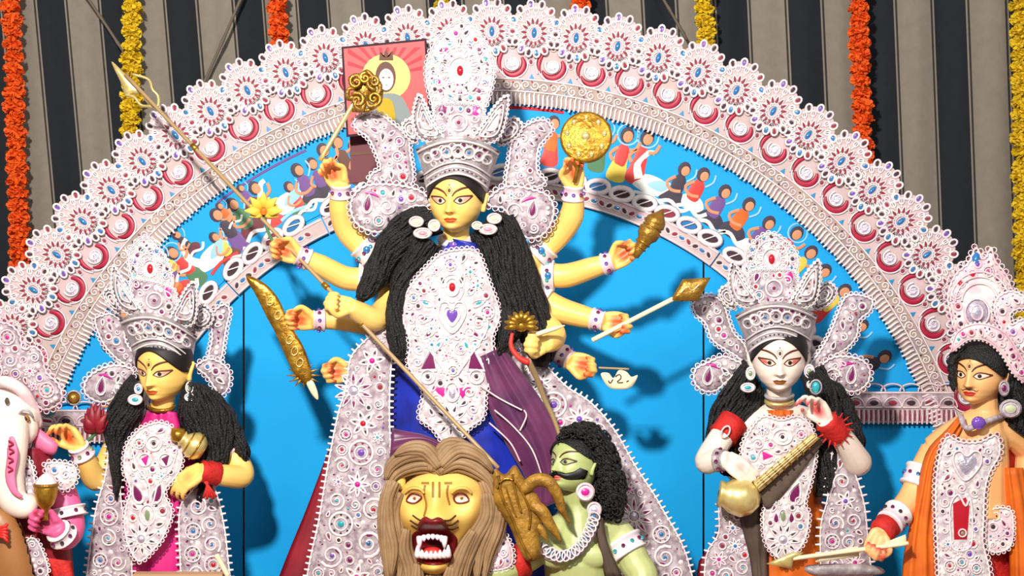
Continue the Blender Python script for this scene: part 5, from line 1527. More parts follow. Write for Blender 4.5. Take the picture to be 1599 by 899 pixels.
B = MB(); B.tube(crv([P(148, 678, 0.0), P(132, 690, -0.04), P(114, 680, -0.08)], 8), 0.006, 6); part('stem', B, 'f_green', rl)
for (x, y, m_, lb) in ((76, 640, 'gemteal', 'small turquoise bead above the elephant-headed statue'), (115, 621, 'gold_brown', 'small brown ball hanging left of the pink-clad goddess')):
    b_ = thing('hanging_bead', lb, 'bead', P(x, y + 9, -0.03))
    B = MB(); B.ball(P(x, y, -0.03), 0.021, 16); bb = part('bead', B, m_, b_)
    B = MB(); B.ring(depthM(-0.045), x, y, 11, 3, 0.006, 0, 16); part('bead_rim', B, 'silver', bb)
st = thing('wooden_board', 'pale tan wooden board in front of the pink sari at the bottom edge', 'board', P(280, 912, -0.1))
B = MB(); B.box(P(280, 901, -0.1), (0.30, 0.05, 0.03)); part('board_top', B, 'tan', st, False)
B = MB(); B.box(P(280, 918, -0.06), (0.30, 0.02, 0.05)); part('board_apron', B, 'matte_brown', st, False)
for x in (225, 335):
    B = MB(); a_, b_ = np.array(P(x, 905, -0.08)), np.array(P(x, py_stage(-0.08), -0.08)); B.lathe(b_, a_, [(0, 0.001), (0, 0.02), (0.5, 0.016), (1, 0.02)], 10); part('leg', B, 'tan', st)
B = MB(); B.tube(line3(P(338, 866, -0.12), P(356, 899, -0.12)), 0.009, 8); part('stick', B, 'ivory', st)

# ================================================================== goddess at right (white face, string instrument)
YS = 0.12
sa = thing('goddess_statue', 'white-faced goddess statue in orange sari playing a gold stringed instrument', 'statue', P(1220, py_stage(YS), YS), 'clay idols on the stage')
H = Head(1216, 556, 0.02, 42, -8, 5, 0)
B = MB(); paint = []; A = {}
limb(B, [P(1216, 598, 0.05), P(1217, 625, 0.05), P(1220, 655, 0.07), P(1224, 790, 0.08)], [0.044, 0.042, 0.066, 0.09])
limb(B, [P(1140, 676, 0.08), P(1180, 660, 0.07), P(1220, 652, 0.06), P(1265, 660, 0.07), P(1305, 680, 0.08)], [0.043, 0.05, 0.058, 0.05, 0.043])
arm('l', [(1142, 662, 0.03), (1122, 690, 0.0), (1104, 720, -0.02), (1118, 718, -0.06), (1138, 718, -0.09)], [0.045, 0.044, 0.043, 0.037, 0.029], (0.75, -0.15, -0.6), (0.0, 0.8, -0.5), -1, curl=(20, 25, 20), spread=0.7, thumb_in=0.1)
arm('r', [(1305, 680, 0.08), (1332, 712, 0.05), (1338, 720, 0.0), (1316, 685, -0.06), (1288, 655, -0.10)], [0.045, 0.046, 0.050, 0.040, 0.030], (-0.45, -0.1, 0.85), (-0.75, -0.6, 0), 1, curl=(35, 45, 30), spread=0.6)
body_part(sa, B, H, 'skin_white', paint)
face_paint(sa, H, 'ochre_line', up=0.15, tint='lip_pink', size=0.95)
B = MB(); H.hair_cap(B, 0.74, 0.92, 1.07); part('hair_cap', B, 'hair_line', sa)
crown(sa, 1215, 530, 0.05, 0, 0.98, (98, 170, 42), seed=71, shear=-0.08)
B = MB()
a_, b_ = A['r'][3], A['r'][4]
B.lathe(a_ + (b_ - a_) * 0.15, b_, [(0, 0.036), (0.1, 0.046), (0.3, 0.040), (0.55, 0.047), (0.75, 0.038), (0.9, 0.042), (1, 0.03)], 18)
for k in range(16):
    t = 2 * math.pi * k / 16; c_ = a_ + (b_ - a_) * 0.5; dv = np.array((math.cos(t), -0.4, math.sin(t)))
    B.tube([c_ + dv * 0.03, c_ + dv * 0.062], [0.006, 0.002], 5)
part('thread_bracelet', B, 'red_cloth', sa, True, 'shaggy red thread band round the raised wrist')
p, q = A['l'][0], A['l'][1]
B = MB(); B.lathe(p + (q - p) * (-0.25), p + (q - p) * 0.75, [(0, 0.04), (0.05, 0.052), (0.3, 0.05), (0.7, 0.05), (0.95, 0.053), (1, 0.04)], 18); am = part('armlet', B, 'red_cloth', sa, True, 'red cloth armlet')
B = MB(); B.ring(depthM(-0.045), 1133, 674, 6, 3, 0.006, 0, 12, 10, 0.5); part('armlet_trim', B, 'pinkwhite', am)
p, q = A['l'][3], A['l'][4]; cuff(sa, 'bracelet', p + (q - p) * 0.1, p + (q - p) * 0.75, 0.035, 0.031, 'silver', 'plum')
bt = py_stage(YS)
B = MB(); B.loft([(1190, 640), (1172, 670), (1160, 705), (1162, 760), (1160, 830), (1150, 900), (1120, bt)], [(1250, 640), (1272, 670), (1282, 705), (1280, 760), (1300, 830), (1310, 900), (1340, bt)], 0.10, 0.11, 44, 26, 0, 0.05, 0.006, 5, 21); part('sari', B, 'orange_cloth', sa)
B = MB(); B.loft([(1150, 790), (1160, 830), (1172, 880), (1180, 960)], [(1206, 780), (1204, 830), (1200, 880), (1204, 960)], -0.01, 0.03, 20, 12, 0, 0.01, 0.005, 3, 5); part('front_strip', B, 'matte_brown', sa)  # folded brown strip below the gourd, in front of the sari
def sax(L, G, M):
    L.ring(M, 1222, 682, 15, 3, 0.007, n=18, ry=12); L.ring(M, 1222, 682, 7, 2.4, 0.006); G.dot(M, 1222, 682, 3.2, 0.004, 5, 0.001)
    G.fan(M, [(1190, 704), (1208, 712), (1192, 718)], 0.001, 9, 0.002); L.ring(M, 1196, 712, 12, 2.4, 0.006, n=16)
    for x, an in ((1200, 70), (1242, 110)):
        G.fan(M, drop_pts(x, 770, 28, 18, math.radians(an)), 0.001, 0, 0.002); L.ribbon(M, drop_pts(x, 770, 38, 26, math.radians(an)), 3.0, 0.006, True); L.ring(M, x + (6 if x < 1220 else 6), 782, 6, 2.4, 0.007)
    for x in (1212, 1236):
        G.fan(M, drop_pts(x, 808, 14, 9, math.radians(90)), 0.001, 0, 0.002)
    L.ring(M, 1223, 808, 7, 2.4, 0.006, n=12, ry=13); G.dot(M, 1223, 806, 4, 0.003, 8, 0.002, 8, 8)
    flower(L, G, M, 1223, 843, 27, 10, 0.1, 7, 3.0, hole=5)
lace_piece(sa, 'breastplate', [(1193, 650), (1220, 656), (1248, 650), (1268, 670), (1273, 710), (1266, 750), (1256, 786), (1263, 804), (1254, 848), (1223, 873), (1197, 848), (1192, 806), (1196, 780), (1182, 742), (1158, 706), (1174, 668)], bulgeD(1220, 100, 0.02, 0.10), 'lace_white', 81, 'ring', 3.2, 8, 5, 2, 10, 0.008, 'white', 9, extra=sax,
           excl=((1222, 682, 16), (1196, 712, 12), (1200, 770, 17), (1242, 770, 17), (1223, 808, 14), (1223, 843, 27)))
lace_piece(sa, 'robe_panel', [(1150, 740), (1124, 784), (1122, 833), (1100, 893), (1120, bt), (1190, bt), (1180, 893), (1166, 820), (1160, 770)], bulgeD(1200, 150, 0.08, 0.09), 'silver_lilac', 82, 'tooth', 3.0, 11, 6, 2.2, 16, 0.01, 'white', 12, tries=1800)
lace_piece(sa, 'robe_panel', [(1304, 696), (1320, 712), (1336, 742), (1350, 790), (1356, 850), (1362, 900), (1390, bt), (1290, bt), (1282, 893), (1282, 820), (1292, 780), (1296, 730)], bulgeD(1240, 160, 0.06, 0.09), 'silver_lilac', 83, 'tooth', 3.6, 13, 6, 2.2, 17, 0.01, 'white', 12, tries=1800)
B = MB(); B.loft([(1128, 800), (1112, 850), (1088, 900), (1114, bt)], [(1140, 800), (1128, 850), (1112, 900), (1130, bt)], 0.10, 0.02, 20, 8, 0, 0.01, 0.003, 3, 6); part('robe_lining', B, 'maroon', sa)
for yy, rr in ((617, 0.047), (626, 0.052)):
    B = MB(); B.tube([P(1217 + 21 * math.cos(t), yy + 6 * math.sin(t), 0.03 - 0.045 * math.sin(t)) for t in np.linspace(-0.2, math.pi + 0.2, 16)], 0.007, 8); part('necklace', B, 'silver' if yy < 620 else 'gold_pale', sa)
earring(sa, [(1172, 583, 8, 11, 8), (1168, 605, 12, 8, 2)], -0.04, tint='white')
earring(sa, [(1264, 580, 9, 12, 8), (1268, 600, 9, 8, 1)], -0.02, tint='white')
hair_mass(sa, [(1160, 560), (1132, 600), (1112, 640), (1104, 680), (1118, 730), (1140, 746)], [(1190, 606), (1192, 634), (1176, 664), (1158, 700), (1156, 725), (1150, 748)], 0.075, 0.045, 36, 21)
hair_mass(sa, [(1250, 590), (1262, 620), (1272, 660), (1276, 710), (1276, 750), (1272, 776)], [(1282, 570), (1304, 610), (1316, 650), (1310, 700), (1310, 740), (1304, 778)], 0.02, 0.045, 30, 22)
hair_mass(sa, [(1290, 590), (1304, 630), (1318, 670), (1336, 700)], [(1312, 600), (1330, 630), (1346, 670), (1350, 704)], 0.07, 0.035, 20, 23)
lace_piece(sa, 'side_ornament', [(1168, 570), (1150, 556), (1132, 545), (1112, 530), (1102, 505), (1086, 490), (1082, 474), (1094, 464), (1114, 462), (1130, 474), (1138, 500), (1146, 520), (1164, 540)], 0.09, 'silver_lilac', 84, rmax=8, puff=0.012)
lace_piece(sa, 'side_ornament', [(1262, 574), (1280, 548), (1296, 520), (1308, 490), (1320, 464), (1340, 460), (1362, 468), (1358, 486), (1342, 500), (1338, 524), (1322, 544), (1300, 556), (1280, 572)], 0.09, 'silver_lilac', 85, rmax=8, puff=0.012)
lace_piece(sa, 'shoulder_ornament', [(1166, 572), (1148, 562), (1128, 556), (1104, 566), (1086, 576), (1084, 596), (1098, 610), (1118, 610), (1134, 596), (1152, 580)], 0.06, 'silver_lilac', 86, 'ring', 3.8, 9, rmax=8, puff=0.014, extra=px_(1106, 586, 1), excl=((1106, 586, 16),))
lace_piece(sa, 'shoulder_ornament', [(1284, 570), (1300, 558), (1322, 556), (1346, 562), (1358, 576), (1356, 596), (1340, 610), (1322, 610), (1304, 598), (1292, 584)], 0.06, 'silver_lilac', 87, 'ring', 3.8, 9, rmax=8, puff=0.014, extra=px_(1330, 584, -1), excl=((1330, 584, 16),))
vn = thing('stringed_instrument', 'gold and ivory lute with a round gourd held across the white-faced goddess', 'lute', P(1150, 812, -0.1))
B = MB(); B.lathe(P(1122, 770, -0.09), P(1186, 782, -0.10), [(0, 0.012), (0, 0.042), (0.05, 0.048), (0.12, 0.040), (0.3, 0.058), (0.6, 0.066), (0.85, 0.050), (1.0, 0.020), (1.0, 0.001)], 24); part('gourd', B, 'gold_pale', vn)
B = MB()
B.plate(np.array([(1176, 752), (1268, 676), (1280, 684), (1186, 768)], float), -0.12, 0.022, 8, 0, 0.006, 5); nk = part('neck', B, 'gold_pale', vn)
for k in range(8):
    t = 0.1 + k * 0.105; B = MB(); x, y = 1180 + 92 * t, 757 - 76 * t
    B.tube([P(x - 3, y - 4, -0.127), P(x + 8, y + 8, -0.127)], 0.0042, 6); part('fret', B, 'gold_brown', nk)
for k in range(3):
    B = MB(); B.tube(line3(P(1178 + 3 * k, 756 + 3 * k, -0.132), P(1270 + 3 * k, 678 + 2 * k, -0.132)), 0.0011, 5); part('string', B, 'ivory', vn)
B = MB(); outline_plate(B, [(1186, 768), (1280, 684), (1284, 692), (1240, 752), (1204, 792), (1190, 786)], -0.085, 0.01, 0.004); part('neck_shading', B, 'matte_brown', vn)  # brown plate: shading under the neck put into colour
pk = thing('blue_stone_ring', 'dark teal stone held up in the white raised hand', 'jewel', P(1274, 612, -0.12))
B = MB(); B.ball(P(1274, 604, -0.13), 0.018, 12, 0, (0.8, 0.6, 1.1)); ps = part('stone', B, 'gemteal', pk)
B = MB(); B.ring(depthM(-0.135), 1274, 604, 9, 3, 0.006, 0, 14, 11); part('setting', B, 'silver', pk)

# ================================================================== young god at the right edge
YK = -0.05
ka = thing('god_statue', 'peach-skinned moustached young god statue with orange shawl at the right edge', 'statue', P(1530, py_stage(YK), YK), 'clay idols on the stage')
H = Head(1528, 578, -0.12, 40, -37, 2, 3)
B = MB(); paint = []; A = {}
limb(B, [P(1535, 610, -0.10), P(1538, 640, -0.10), P(1538, 680, -0.10), P(1530, 800, -0.08)], [0.048, 0.046, 0.075, 0.10])
limb(B, [P(1458, 704, -0.06), P(1495, 680, -0.08), P(1538, 664, -0.09), P(1582, 676, -0.08), P(1612, 706, -0.06)], [0.05, 0.058, 0.066, 0.058, 0.05])
arm('l', [(1460, 704, -0.06), (1440, 740, -0.06), (1424, 776, -0.08), (1398, 806, -0.14), (1374, 834, -0.20)], [0.05, 0.047, 0.045, 0.038, 0.029], (-0.35, -0.15, -0.9), (-0.25, -1, 0.0), 1, curl=(70, 70, 45), palm=False)
arm('r', [(1610, 704, -0.06), (1606, 750, -0.08), (1612, 800, -0.06), (1620, 850, -0.10), (1624, 890, -0.14)], [0.05, 0.047, 0.044, 0.038, 0.029], (0, -0.2, -1), (0, -1, 0.0), 1, curl=(40, 40, 30))
body_part(ka, B, H, 'skin_peach', paint)
face_paint(ka, H, 'red', up=0.04, size=1.0, third=True, tint='eye_white', brow='dark_brown')
B = MB()
for s in (-1, 1):
    q = crv([(0, -0.68), (s * 0.14, -0.67), (s * 0.28, -0.72), (s * 0.34, -0.66)], 12); B.ribbon(H.M, q, np.linspace(0.07, 0.01, 12), 0.002, m=0, lift=0.0006)
part('moustache', B, 'dark_brown', ka)
B = MB(); H.hair_cap(B, 0.55, 0.72, 1.13, 0, -0.9); part('hair_cap', B, 'hair', ka)
hair_mass(ka, [(1490, 548), (1482, 562), (1484, 590), (1488, 612)], [(1512, 540), (1496, 560), (1490, 590), (1491, 612)], -0.14, 0.03, 14, 31)
hair_mass(ka, [(1552, 540), (1560, 580), (1562, 620), (1566, 660)], [(1580, 545), (1600, 590), (1610, 640), (1612, 690)], -0.10, 0.06, 30, 32)
lace_piece(ka, 'crown_brim', [(1486, 548), (1492, 522), (1512, 508), (1540, 506), (1570, 520), (1590, 548), (1606, 580), (1608, 600), (1584, 584), (1564, 552), (1540, 532), (1514, 530), (1498, 540)], bulgeD(1545, 80, -0.13, 0.08), 'pinkwhite', 91, 'bead', 2.4, 7, 3, 1.8, 7, 0.02, 'pinkwhite', 8, puff=0.01)
def kx(L, G, M):
    t = np.linspace(math.pi, 2 * math.pi, 20)
    for r_, w_ in ((46, 4), (38, 3), (28, 4)):
        L.ribbon(M, np.stack([1530 + r_ * np.cos(t), 470 + r_ * 1.0 * np.sin(t)], -1), w_, 0.008)
    G.dot(M, 1526, 488, 17, 0.02, 7, 0.001, 18, 20); L.ring(M, 1526, 488, 19, 4, 0.01, n=18, ry=22); L.ring(M, 1526, 488, 9, 3, 0.006, n=14, ry=12, lift=0.014)
    G.dot(M, 1524, 402, 7, 0.004, 1, 0.003, 8, 9)
lace_piece(ka, 'crown', [(1496, 520), (1484, 490), (1480, 458), (1492, 428), (1512, 410), (1524, 386), (1536, 404), (1548, 386), (1554, 406), (1572, 430), (1580, 456), (1578, 490), (1572, 522), (1540, 508)], -0.12, 'pinkwhite', 92, 'ring', 4.4, 10, 5, 2, 9, 0.04, 'pinkwhite', 9, puff=0.03, fall=22, extra=kx, excl=((1526, 488, 24), (1530, 462, 26)))
lace_piece(ka, 'side_ornament', [(1572, 524), (1558, 502), (1552, 480), (1560, 462), (1580, 454), (1598, 462), (1606, 480), (1590, 482), (1578, 490), (1580, 506), (1600, 498), (1612, 520), (1610, 560), (1596, 556)], -0.15, 'pinkwhite', 93, 'ring', 3.4, 8, 4, 2, 8, 0.015, 'white', 8, puff=0.012)
earring(ka, [(1568, 606, 9, 13, 0), (1578, 638, 18, 15, 10)], -0.20, tint='silver_lilac')
B = MB(); B.tube(crv([P(1500, 648, -0.16), P(1508, 668, -0.18), P(1525, 664, -0.20), P(1545, 656, -0.19), P(1570, 648, -0.14)], 20), 0.010, 8); nk = part('necklace', B, 'silver_lilac', ka)
B = MB(); B.ball(P(1528, 660, -0.21), 0.024, 12, 0, (1, 0.6, 0.9)); part('pendant', B, 'gempurple', nk)
bt = py_stage(YK)
B = MB(); B.loft([(1470, 700), (1462, 760), (1462, 830), (1458, 900), (1440, bt)], [(1590, 700), (1586, 760), (1590, 830), (1600, 900), (1620, bt)], -0.03, 0.10, 36, 22, 0, 0.05, 0.005, 4, 31); part('dhoti', B, 'red_cloth', ka)
B = MB(); B.loft([(1496, 650), (1476, 672), (1446, 706), (1430, 770), (1418, 830), (1408, 900), (1400, bt)], [(1508, 660), (1494, 690), (1474, 720), (1468, 780), (1464, 840), (1470, 900), (1478, bt)], -0.11, 0.05, 40, 18, 0, 0.03, 0.007, 3, 33); part('shawl', B, 'orange_cloth', ka)
B = MB(); B.loft([(1562, 730), (1566, 770), (1574, 830), (1576, 900), (1580, bt)], [(1598, 730), (1606, 770), (1616, 830), (1622, 900), (1630, bt)], -0.13, 0.04, 36, 16, 0, 0.03, 0.006, 3, 34); part('shawl_end', B, 'orange_cloth', ka)
B = MB(); B.loft([(1538, 716), (1536, 760), (1540, 800)], [(1572, 720), (1576, 760), (1578, 800)], -0.12, 0.03, 16, 10, 0, 0.02, 0.004, 3, 35); part('blouse', B, 'matte_brown', ka)
def kbx(L, G, M):
    ht = crv([(1507, 750), (1490, 726), (1490, 708), (1500, 704), (1510, 712), (1522, 704), (1532, 710), (1530, 728)], None, True, 5)
    L.ribbon(M, ht, 4, 0.008, True); c_ = np.array((1510, 724)); G.fan(M, (ht - c_) * 0.66 + c_, 0.008, 7, 0.001, (1510, 724))
    G.fan(M, [(1488, 786), (1508, 776), (1514, 790), (1510, 842), (1490, 842)], 0.001, 3, 0.0015, (1501, 812)); L.ribbon(M, crv([(1484, 790), (1496, 772), (1508, 790), (1514, 778), (1518, 800), (1516, 852), (1490, 858), (1484, 830)], None, True, 4), 4, 0.007, True)
    L.ring(M, 1503, 832, 6, 3, 0.008); G.dot(M, 1503, 832, 3, 0.004, 8, 0.003)
lace_piece(ka, 'breastplate', [(1480, 682), (1500, 690), (1530, 690), (1556, 680), (1561, 708), (1546, 736), (1538, 766), (1536, 810), (1535, 846), (1545, 892), (1540, 930), (1470, 930), (1466, 892), (1464, 852), (1461, 766), (1468, 710)], bulgeD(1508, 100, -0.10, 0.085), 'lace_white', 94, 'ring', 4, 9, 6, 2, 10, 0.01, 'white', 9, extra=kbx, excl=((1510, 726, 26), (1501, 795, 18), (1501, 830, 18)))
lace_piece(ka, 'belt', [(1543, 800), (1574, 794), (1582, 812), (1578, 852), (1552, 862), (1540, 846)], -0.17, 'pinkwhite', 95, 'ring', 3, 8, 4, 2, 9, 0.01, 'white', 8)
p, q = A['l'][1], A['l'][2]; cuff(ka, 'sleeve_band', p + (q - p) * (-0.2), p + (q - p) * 0.6, 0.053, 0.050, 'white', 'gemblue', 12)
p, q = A['l'][3], A['l'][4]; cuff(ka, 'bracelet', p + (q - p) * (-0.25), p + (q - p) * 0.4, 0.043, 0.040, 'white', 'hole', 10)
B = MB(); B.lathe(p + (q - p) * 0.45, q, [(0, 0.034), (0.1, 0.046), (0.4, 0.040), (0.6, 0.045), (0.9, 0.040), (1, 0.03)], 16); part('thread_bracelet', B, 'red_cloth', ka)
for i, (x, lb) in enumerate(((0, 'gold-tipped arrow held level by the young god, crossing the orange sari'),)):
    aw = thing('hand_arrow', lb, 'arrow', P(1200, 886, -0.22))
    B = MB(); B.tube(line3(P(1236, 872, -0.22), P(1418, 848, -0.24)), 0.0075, 9); part('shaft', B, 'ivory', aw)
    B = MB(); outline_plate(B, [(1196, 880), (1236, 862), (1256, 862), (1240, 872), (1236, 888)], -0.225, 0.006, 0.008, smooth=False); part('arrowhead', B, 'gold_pale', aw)
    B = MB(); outline_plate(B, [(1272, 866), (1340, 852), (1342, 868), (1276, 878)], -0.21, 0.012, 0.006, smooth=False); part('collar', B, 'ivory', aw)
    B = MB(); outline_plate(B, [(1378, 848), (1414, 834), (1416, 846), (1400, 856)], -0.235, 0.006, 0.005, smooth=False); part('fletching', B, 'ivory', aw)
    B = MB(); outline_plate(B, [(1262, 882), (1340, 880), (1376, 886), (1374, 897), (1300, 900), (1264, 896)], -0.17, 0.03, 0.02); part('bow_grip', B, 'silver', aw)

# ================================================================== elephant-headed god at the left edge
YG = -0.10
ga = thing('elephant_god_statue', 'white elephant-headed god statue with pink trunk stripe at the left edge', 'statue', P(20, py_stage(YG), YG), 'clay idols on the stage')
B = MB(); paint = []; A = {}
V = []
c_ = np.array(P(10, 650, -0.12))
B.ball(c_, 0.115, 20, 0, (1.0, 0.9, 1.02))
B.ball(P(34, 668, -0.16), 0.055, 14, 0, (1, 0.9, 1.1)); B.ball(P(-14, 668, -0.16), 0.055, 14, 0, (1, 0.9, 1.1))
limb(B, [P(12, 660, -0.20), P(14, 700, -0.24), P(12, 745, -0.25), (P(20, 780, -0.26)), P(40, 792, -0.26), P(50, 776, -0.26)], [0.07, 0.060, 0.052, 0.046, 0.036, 0.024], 18)
body_part(ga, B, None, 'skin_white', paint, 'head', 0.006)
B = MB(); q = [(18, 682, -0.305), (20, 710, -0.306), (16, 742, -0.306), (22, 766, -0.308), (34, 776, -0.302)]
B.tube(crv([P(*p_) for p_ in q], 24), np.interp(np.linspace(0, 1, 24), [0, 0.2, 0.7, 1], [0.008, 0.019, 0.016, 0.006]), 8, flat=0.35); ts = part('trunk_stripe', B, 'pink', ga)
B = MB()
for k, (x, y) in enumerate(((18, 692), (19, 704), (18, 718), (17, 732))):
    B.tube(crv([P(x - 5, y - 4, -0.315), P(x + 3, y, -0.317), P(x - 4, y + 5, -0.315)], 8), 0.003, 5)
part('stripe_scrolls', B, 'crimson', ts)
for (x, y) in ((38, 654), (-8, 654)):
    B = MB(); B.ball(P(x, y, -0.208), 0.019, 14, 0, (1, 0.4, 0.8)); e = part('eye', B, 'ochre_line', ga)
    B = MB(); B.ball(P(x, y, -0.216), 0.009, 10, 0, (1, 0.5, 1)); part('iris', B, 'black', e)
    B = MB(); B.tube(crv([P(x - 10, y - 4, -0.205), P(x - 3, y - 13, -0.21), P(x + 8, y - 12, -0.205), P(x + 14, y - 2, -0.195)], 10), 0.004, 6); part('eyelid', B, 'silver', e)
for (x, y, r_) in ((11, 626, 0.010), (17, 649, 0.006)):
    B = MB(); B.ball(P(x, y, -0.222), r_, 10, 0, (0.8, 0.4, 1.2)); part('forehead_mark', B, 'matte_brown', ga)
B = MB(); outline_plate(B, [(44, 660), (60, 668), (78, 682), (90, 694), (84, 710), (66, 706), (52, 694)], -0.12, 0.015, 0.02, 14); part('ear', B, 'pink', ga)
B = MB(); B.tube(crv([P(-20, 600, -0.14), P(10, 596, -0.2), P(36, 612, -0.18), P(52, 640, -0.13), P(58, 664, -0.1)], 20), 0.020, 10); part('crown_rim', B, 'pinkwhite', ga)
lace_piece(ga, 'crown', [(-30, 598), (-34, 540), (-20, 508), (10, 504), (30, 520), (36, 544), (52, 540), (66, 552), (72, 580), (92, 600), (96, 626), (70, 640), (52, 626), (36, 606), (10, 594)], -0.12, 'silver_lilac', 101, 'ring', 4.4, 10, 5, 2, 14, 0.04, 'pinkwhite', 9, puff=0.03, fall=18)
# body, arm, belly
bt = py_stage(YG)
B = MB(); B.loft([(-30, 700), (-40, 760), (-40, 840), (-50, bt)], [(78, 700), (96, 760), (112, 850), (130, bt)], -0.06, 0.10, 36, 20, 0, 0.06, 0.005, 4, 41); part('robe', B, 'maroon', ga)
B = MB(); paint = []
limb(B, [P(84, 742, -0.12), P(102, 780, -0.13), P(108, 822, -0.15), P(100, 838, -0.20), P(86, 822, -0.24)], [0.045, 0.046, 0.052, 0.044, 0.030])
hand(B, paint, P(86, 822, -0.24), (-0.75, -0.2, 0.4), (-0.2, -1, 0.1), -1, 1.0, (65, 70, 45))
body_part(ga, B, None, 'skin_pink', paint, 'arm')
lace_piece(ga, 'shoulder_lace', [(70, 726), (92, 722), (116, 728), (118, 750), (102, 764), (84, 756)], -0.19, 'pinkwhite', 102, 'ring', 3.4, 8, 4, 2, 9, 0.015, 'white', 8, puff=0.012)
cuff(ga, 'bracelet', P(104, 792, -0.145), P(107, 808, -0.15), 0.053, 0.055, 'white', 'hole', 8)
cuff(ga, 'bracelet', P(100, 838, -0.215), P(90, 828, -0.24), 0.042, 0.036, 'white', 'hole', 8)
B = MB(); outline_plate(B, [(-40, 800), (0, 786), (22, 800), (36, 826), (48, 866), (56, 910), (40, 980), (-40, 980)], -0.24, 0.1, 0.07, 44, 0, 4); part('belly', B, 'brown_skin', ga)
B = MB()
for k in range(5):
    B.tube(crv([P(-6, 826 + 3 * k, -0.335), P(6, 822 + 4 * k, -0.345), P(12, 818 + 7 * k, -0.34)], 6), 0.006, 6)
part('sacred_thread', B, 'red', ga)
lace_piece(ga, 'necklace', [(30, 716), (40, 714), (52, 736), (54, 790), (44, 806), (38, 786), (40, 750)], -0.20, 'silver_lilac', 103, 'ring', 3.4, 8, 3, 2, 7, 0.012, 'white', 8)
lace_piece(ga, 'anklet_lace', [(40, 850), (56, 842), (74, 884), (70, 900), (52, 900)], -0.24, 'silver_lilac', 104, 'ring', 3, 8, 3, 2, 7, 0.012, 'white', 8)
B = MB(); B.loft([(56, 868), (70, 890), (80, 930)], [(112, 876), (116, 900), (120, 930)], -0.18, 0.03, 12, 10, 0, 0.02, 0.004, 3, 8); part('front_strip', B, 'red_cloth', ga)
pt = thing('gold_pot', 'gold goblet with a white domed top held by the elephant-headed god', 'goblet', P(72, 800, -0.27))
B = MB(); B.lathe(P(70, 812, -0.28), P(72, 756, -0.28), [(0, 0.001), (0, 0.012), (0.1, 0.010), (0.3, 0.012), (0.45, 0.026), (0.7, 0.036), (0.9, 0.038), (1, 0.034)], 20); part('cup', B, 'gold', pt)
B = MB(); B.lathe(P(72, 757, -0.28), P(72, 738, -0.28), [(0, 0.036), (0.2, 0.034), (0.6, 0.024), (0.9, 0.010), (1, 0.001)], 18); part('dome', B, 'white', pt)
B = MB(); B.lathe(P(72, 760, -0.28), P(72, 754, -0.28), [(0, 0.037), (0.3, 0.041), (0.7, 0.041), (1, 0.037)], 18); part('rim', B, 'gold_brown', pt)

# ================================================================== green demon
YA = -0.26
as_ = thing('demon_statue', 'green-skinned bearded demon statue with bushy black hair looking up beside the lion', 'statue', P(920, py_stage(YA), YA), 'clay idols on the stage')
H = Head(897, 722, YA - 0.02, 36, -48, -14, -6, nose=1.2)
B = MB(); paint = []; A = {}
limb(B, [P(902, 745, YA), P(902, 780, YA + 0.01), P(906, 812, YA + 0.02), P(908, 870, YA + 0.02), P(908, 980, YA + 0.04), P(908, 1080, YA + 0.04)], [0.05, 0.056, 0.09, 0.125, 0.11, 0.12], 20)
limb(B, [P(850, 850, YA + 0.02), P(880, 828, YA + 0.01), P(908, 820, YA + 0.01), P(940, 822, YA + 0.01), P(962, 836, YA + 0.02)], [0.05, 0.06, 0.065, 0.06, 0.055])
for s in (-1, 1):      # chest muscles
    B.ball(P(906 + s * 30 - 8, 868, YA - 0.085), 0.05, 14, 0, (1.1, 0.6, 0.8))
arm('r', [(962, 832, YA + 0.02), (978, 852, YA), (992, 880, YA - 0.02), (1004, 905, YA - 0.05), (985, 960, YA - 0.08)], [0.055, 0.054, 0.052, 0.05, 0.034], (-0.5, -0.2, -0.8), (0, -1, 0), 1, curl=(50, 50, 30))
arm('l', [(850, 850, YA), (820, 872, YA - 0.04), (784, 890, YA - 0.07), (758, 892, YA - 0.06), (740, 925, YA - 0.04)], [0.05, 0.048, 0.046, 0.042, 0.034], (-0.3, -0.2, -0.9), (0, -1, 0), 1, curl=(50, 50, 30))
body_part(as_, B, H, 'skin_green', paint)
face_paint(as_, H, 'lip_pink', up=0.05, size=1.05, third=False, brow='dark_brown', lash='dark_brown', white='gemgreen', tint='skin_green')
# black beard line and curled moustache
B = MB()
for s in (-1, 1):
    q = crv([(0, -0.66), (s * 0.2, -0.66), (s * 0.45, -0.74), (s * 0.75, -0.62), (s * 0.92, -0.35)], 18); B.ribbon(H.M, q, 0.04 + 0.24 * np.sin(np.linspace(0.35, 2.6, 18)), 0.008, m=0, lift=0.001)
part('moustache', B, 'black', as_)
B = MB(); H.hair_cap(B, 0.72, 0.6, 1.10, 0, -1.1); part('hair_cap', B, 'hair', as_)
hr = crv([(868, 690), (876, 672), (896, 660), (922, 660), (946, 676), (962, 706), (972, 744), (978, 784), (966, 808), (944, 806), (932, 780), (930, 744), (924, 716), (908, 690), (886, 682)], None, True, 5)
B = MB(); B.plate(hr, YA - 0.01, 0.08, 7, 0, 0.075, 26)
rs = np.random.RandomState(3)
pp = hr.min(0) + rs.rand(900, 2) * (hr.max(0) - hr.min(0)); pp = pp[inside(hr, pp)]
dd = edge_dist(hr, pp)
for (x, y), d_ in zip(pp, dd):           # tight curls
    yy = YA - 0.012 - 0.075 * math.sqrt(max(0, 1 - (1 - min(d_ / 26, 1)) ** 2)); t = np.linspace(0, 5, 9) + rs.rand() * 6
    B.tube(Pn(x + 4.5 * np.cos(t), y + 4.5 * np.sin(t) + np.linspace(0, 5, 9), yy - 0.006 + 0.004 * np.sin(t * 2)), 0.0034, 4, 0)
part('hair', B, 'hair', as_)
B = MB(); H2 = H
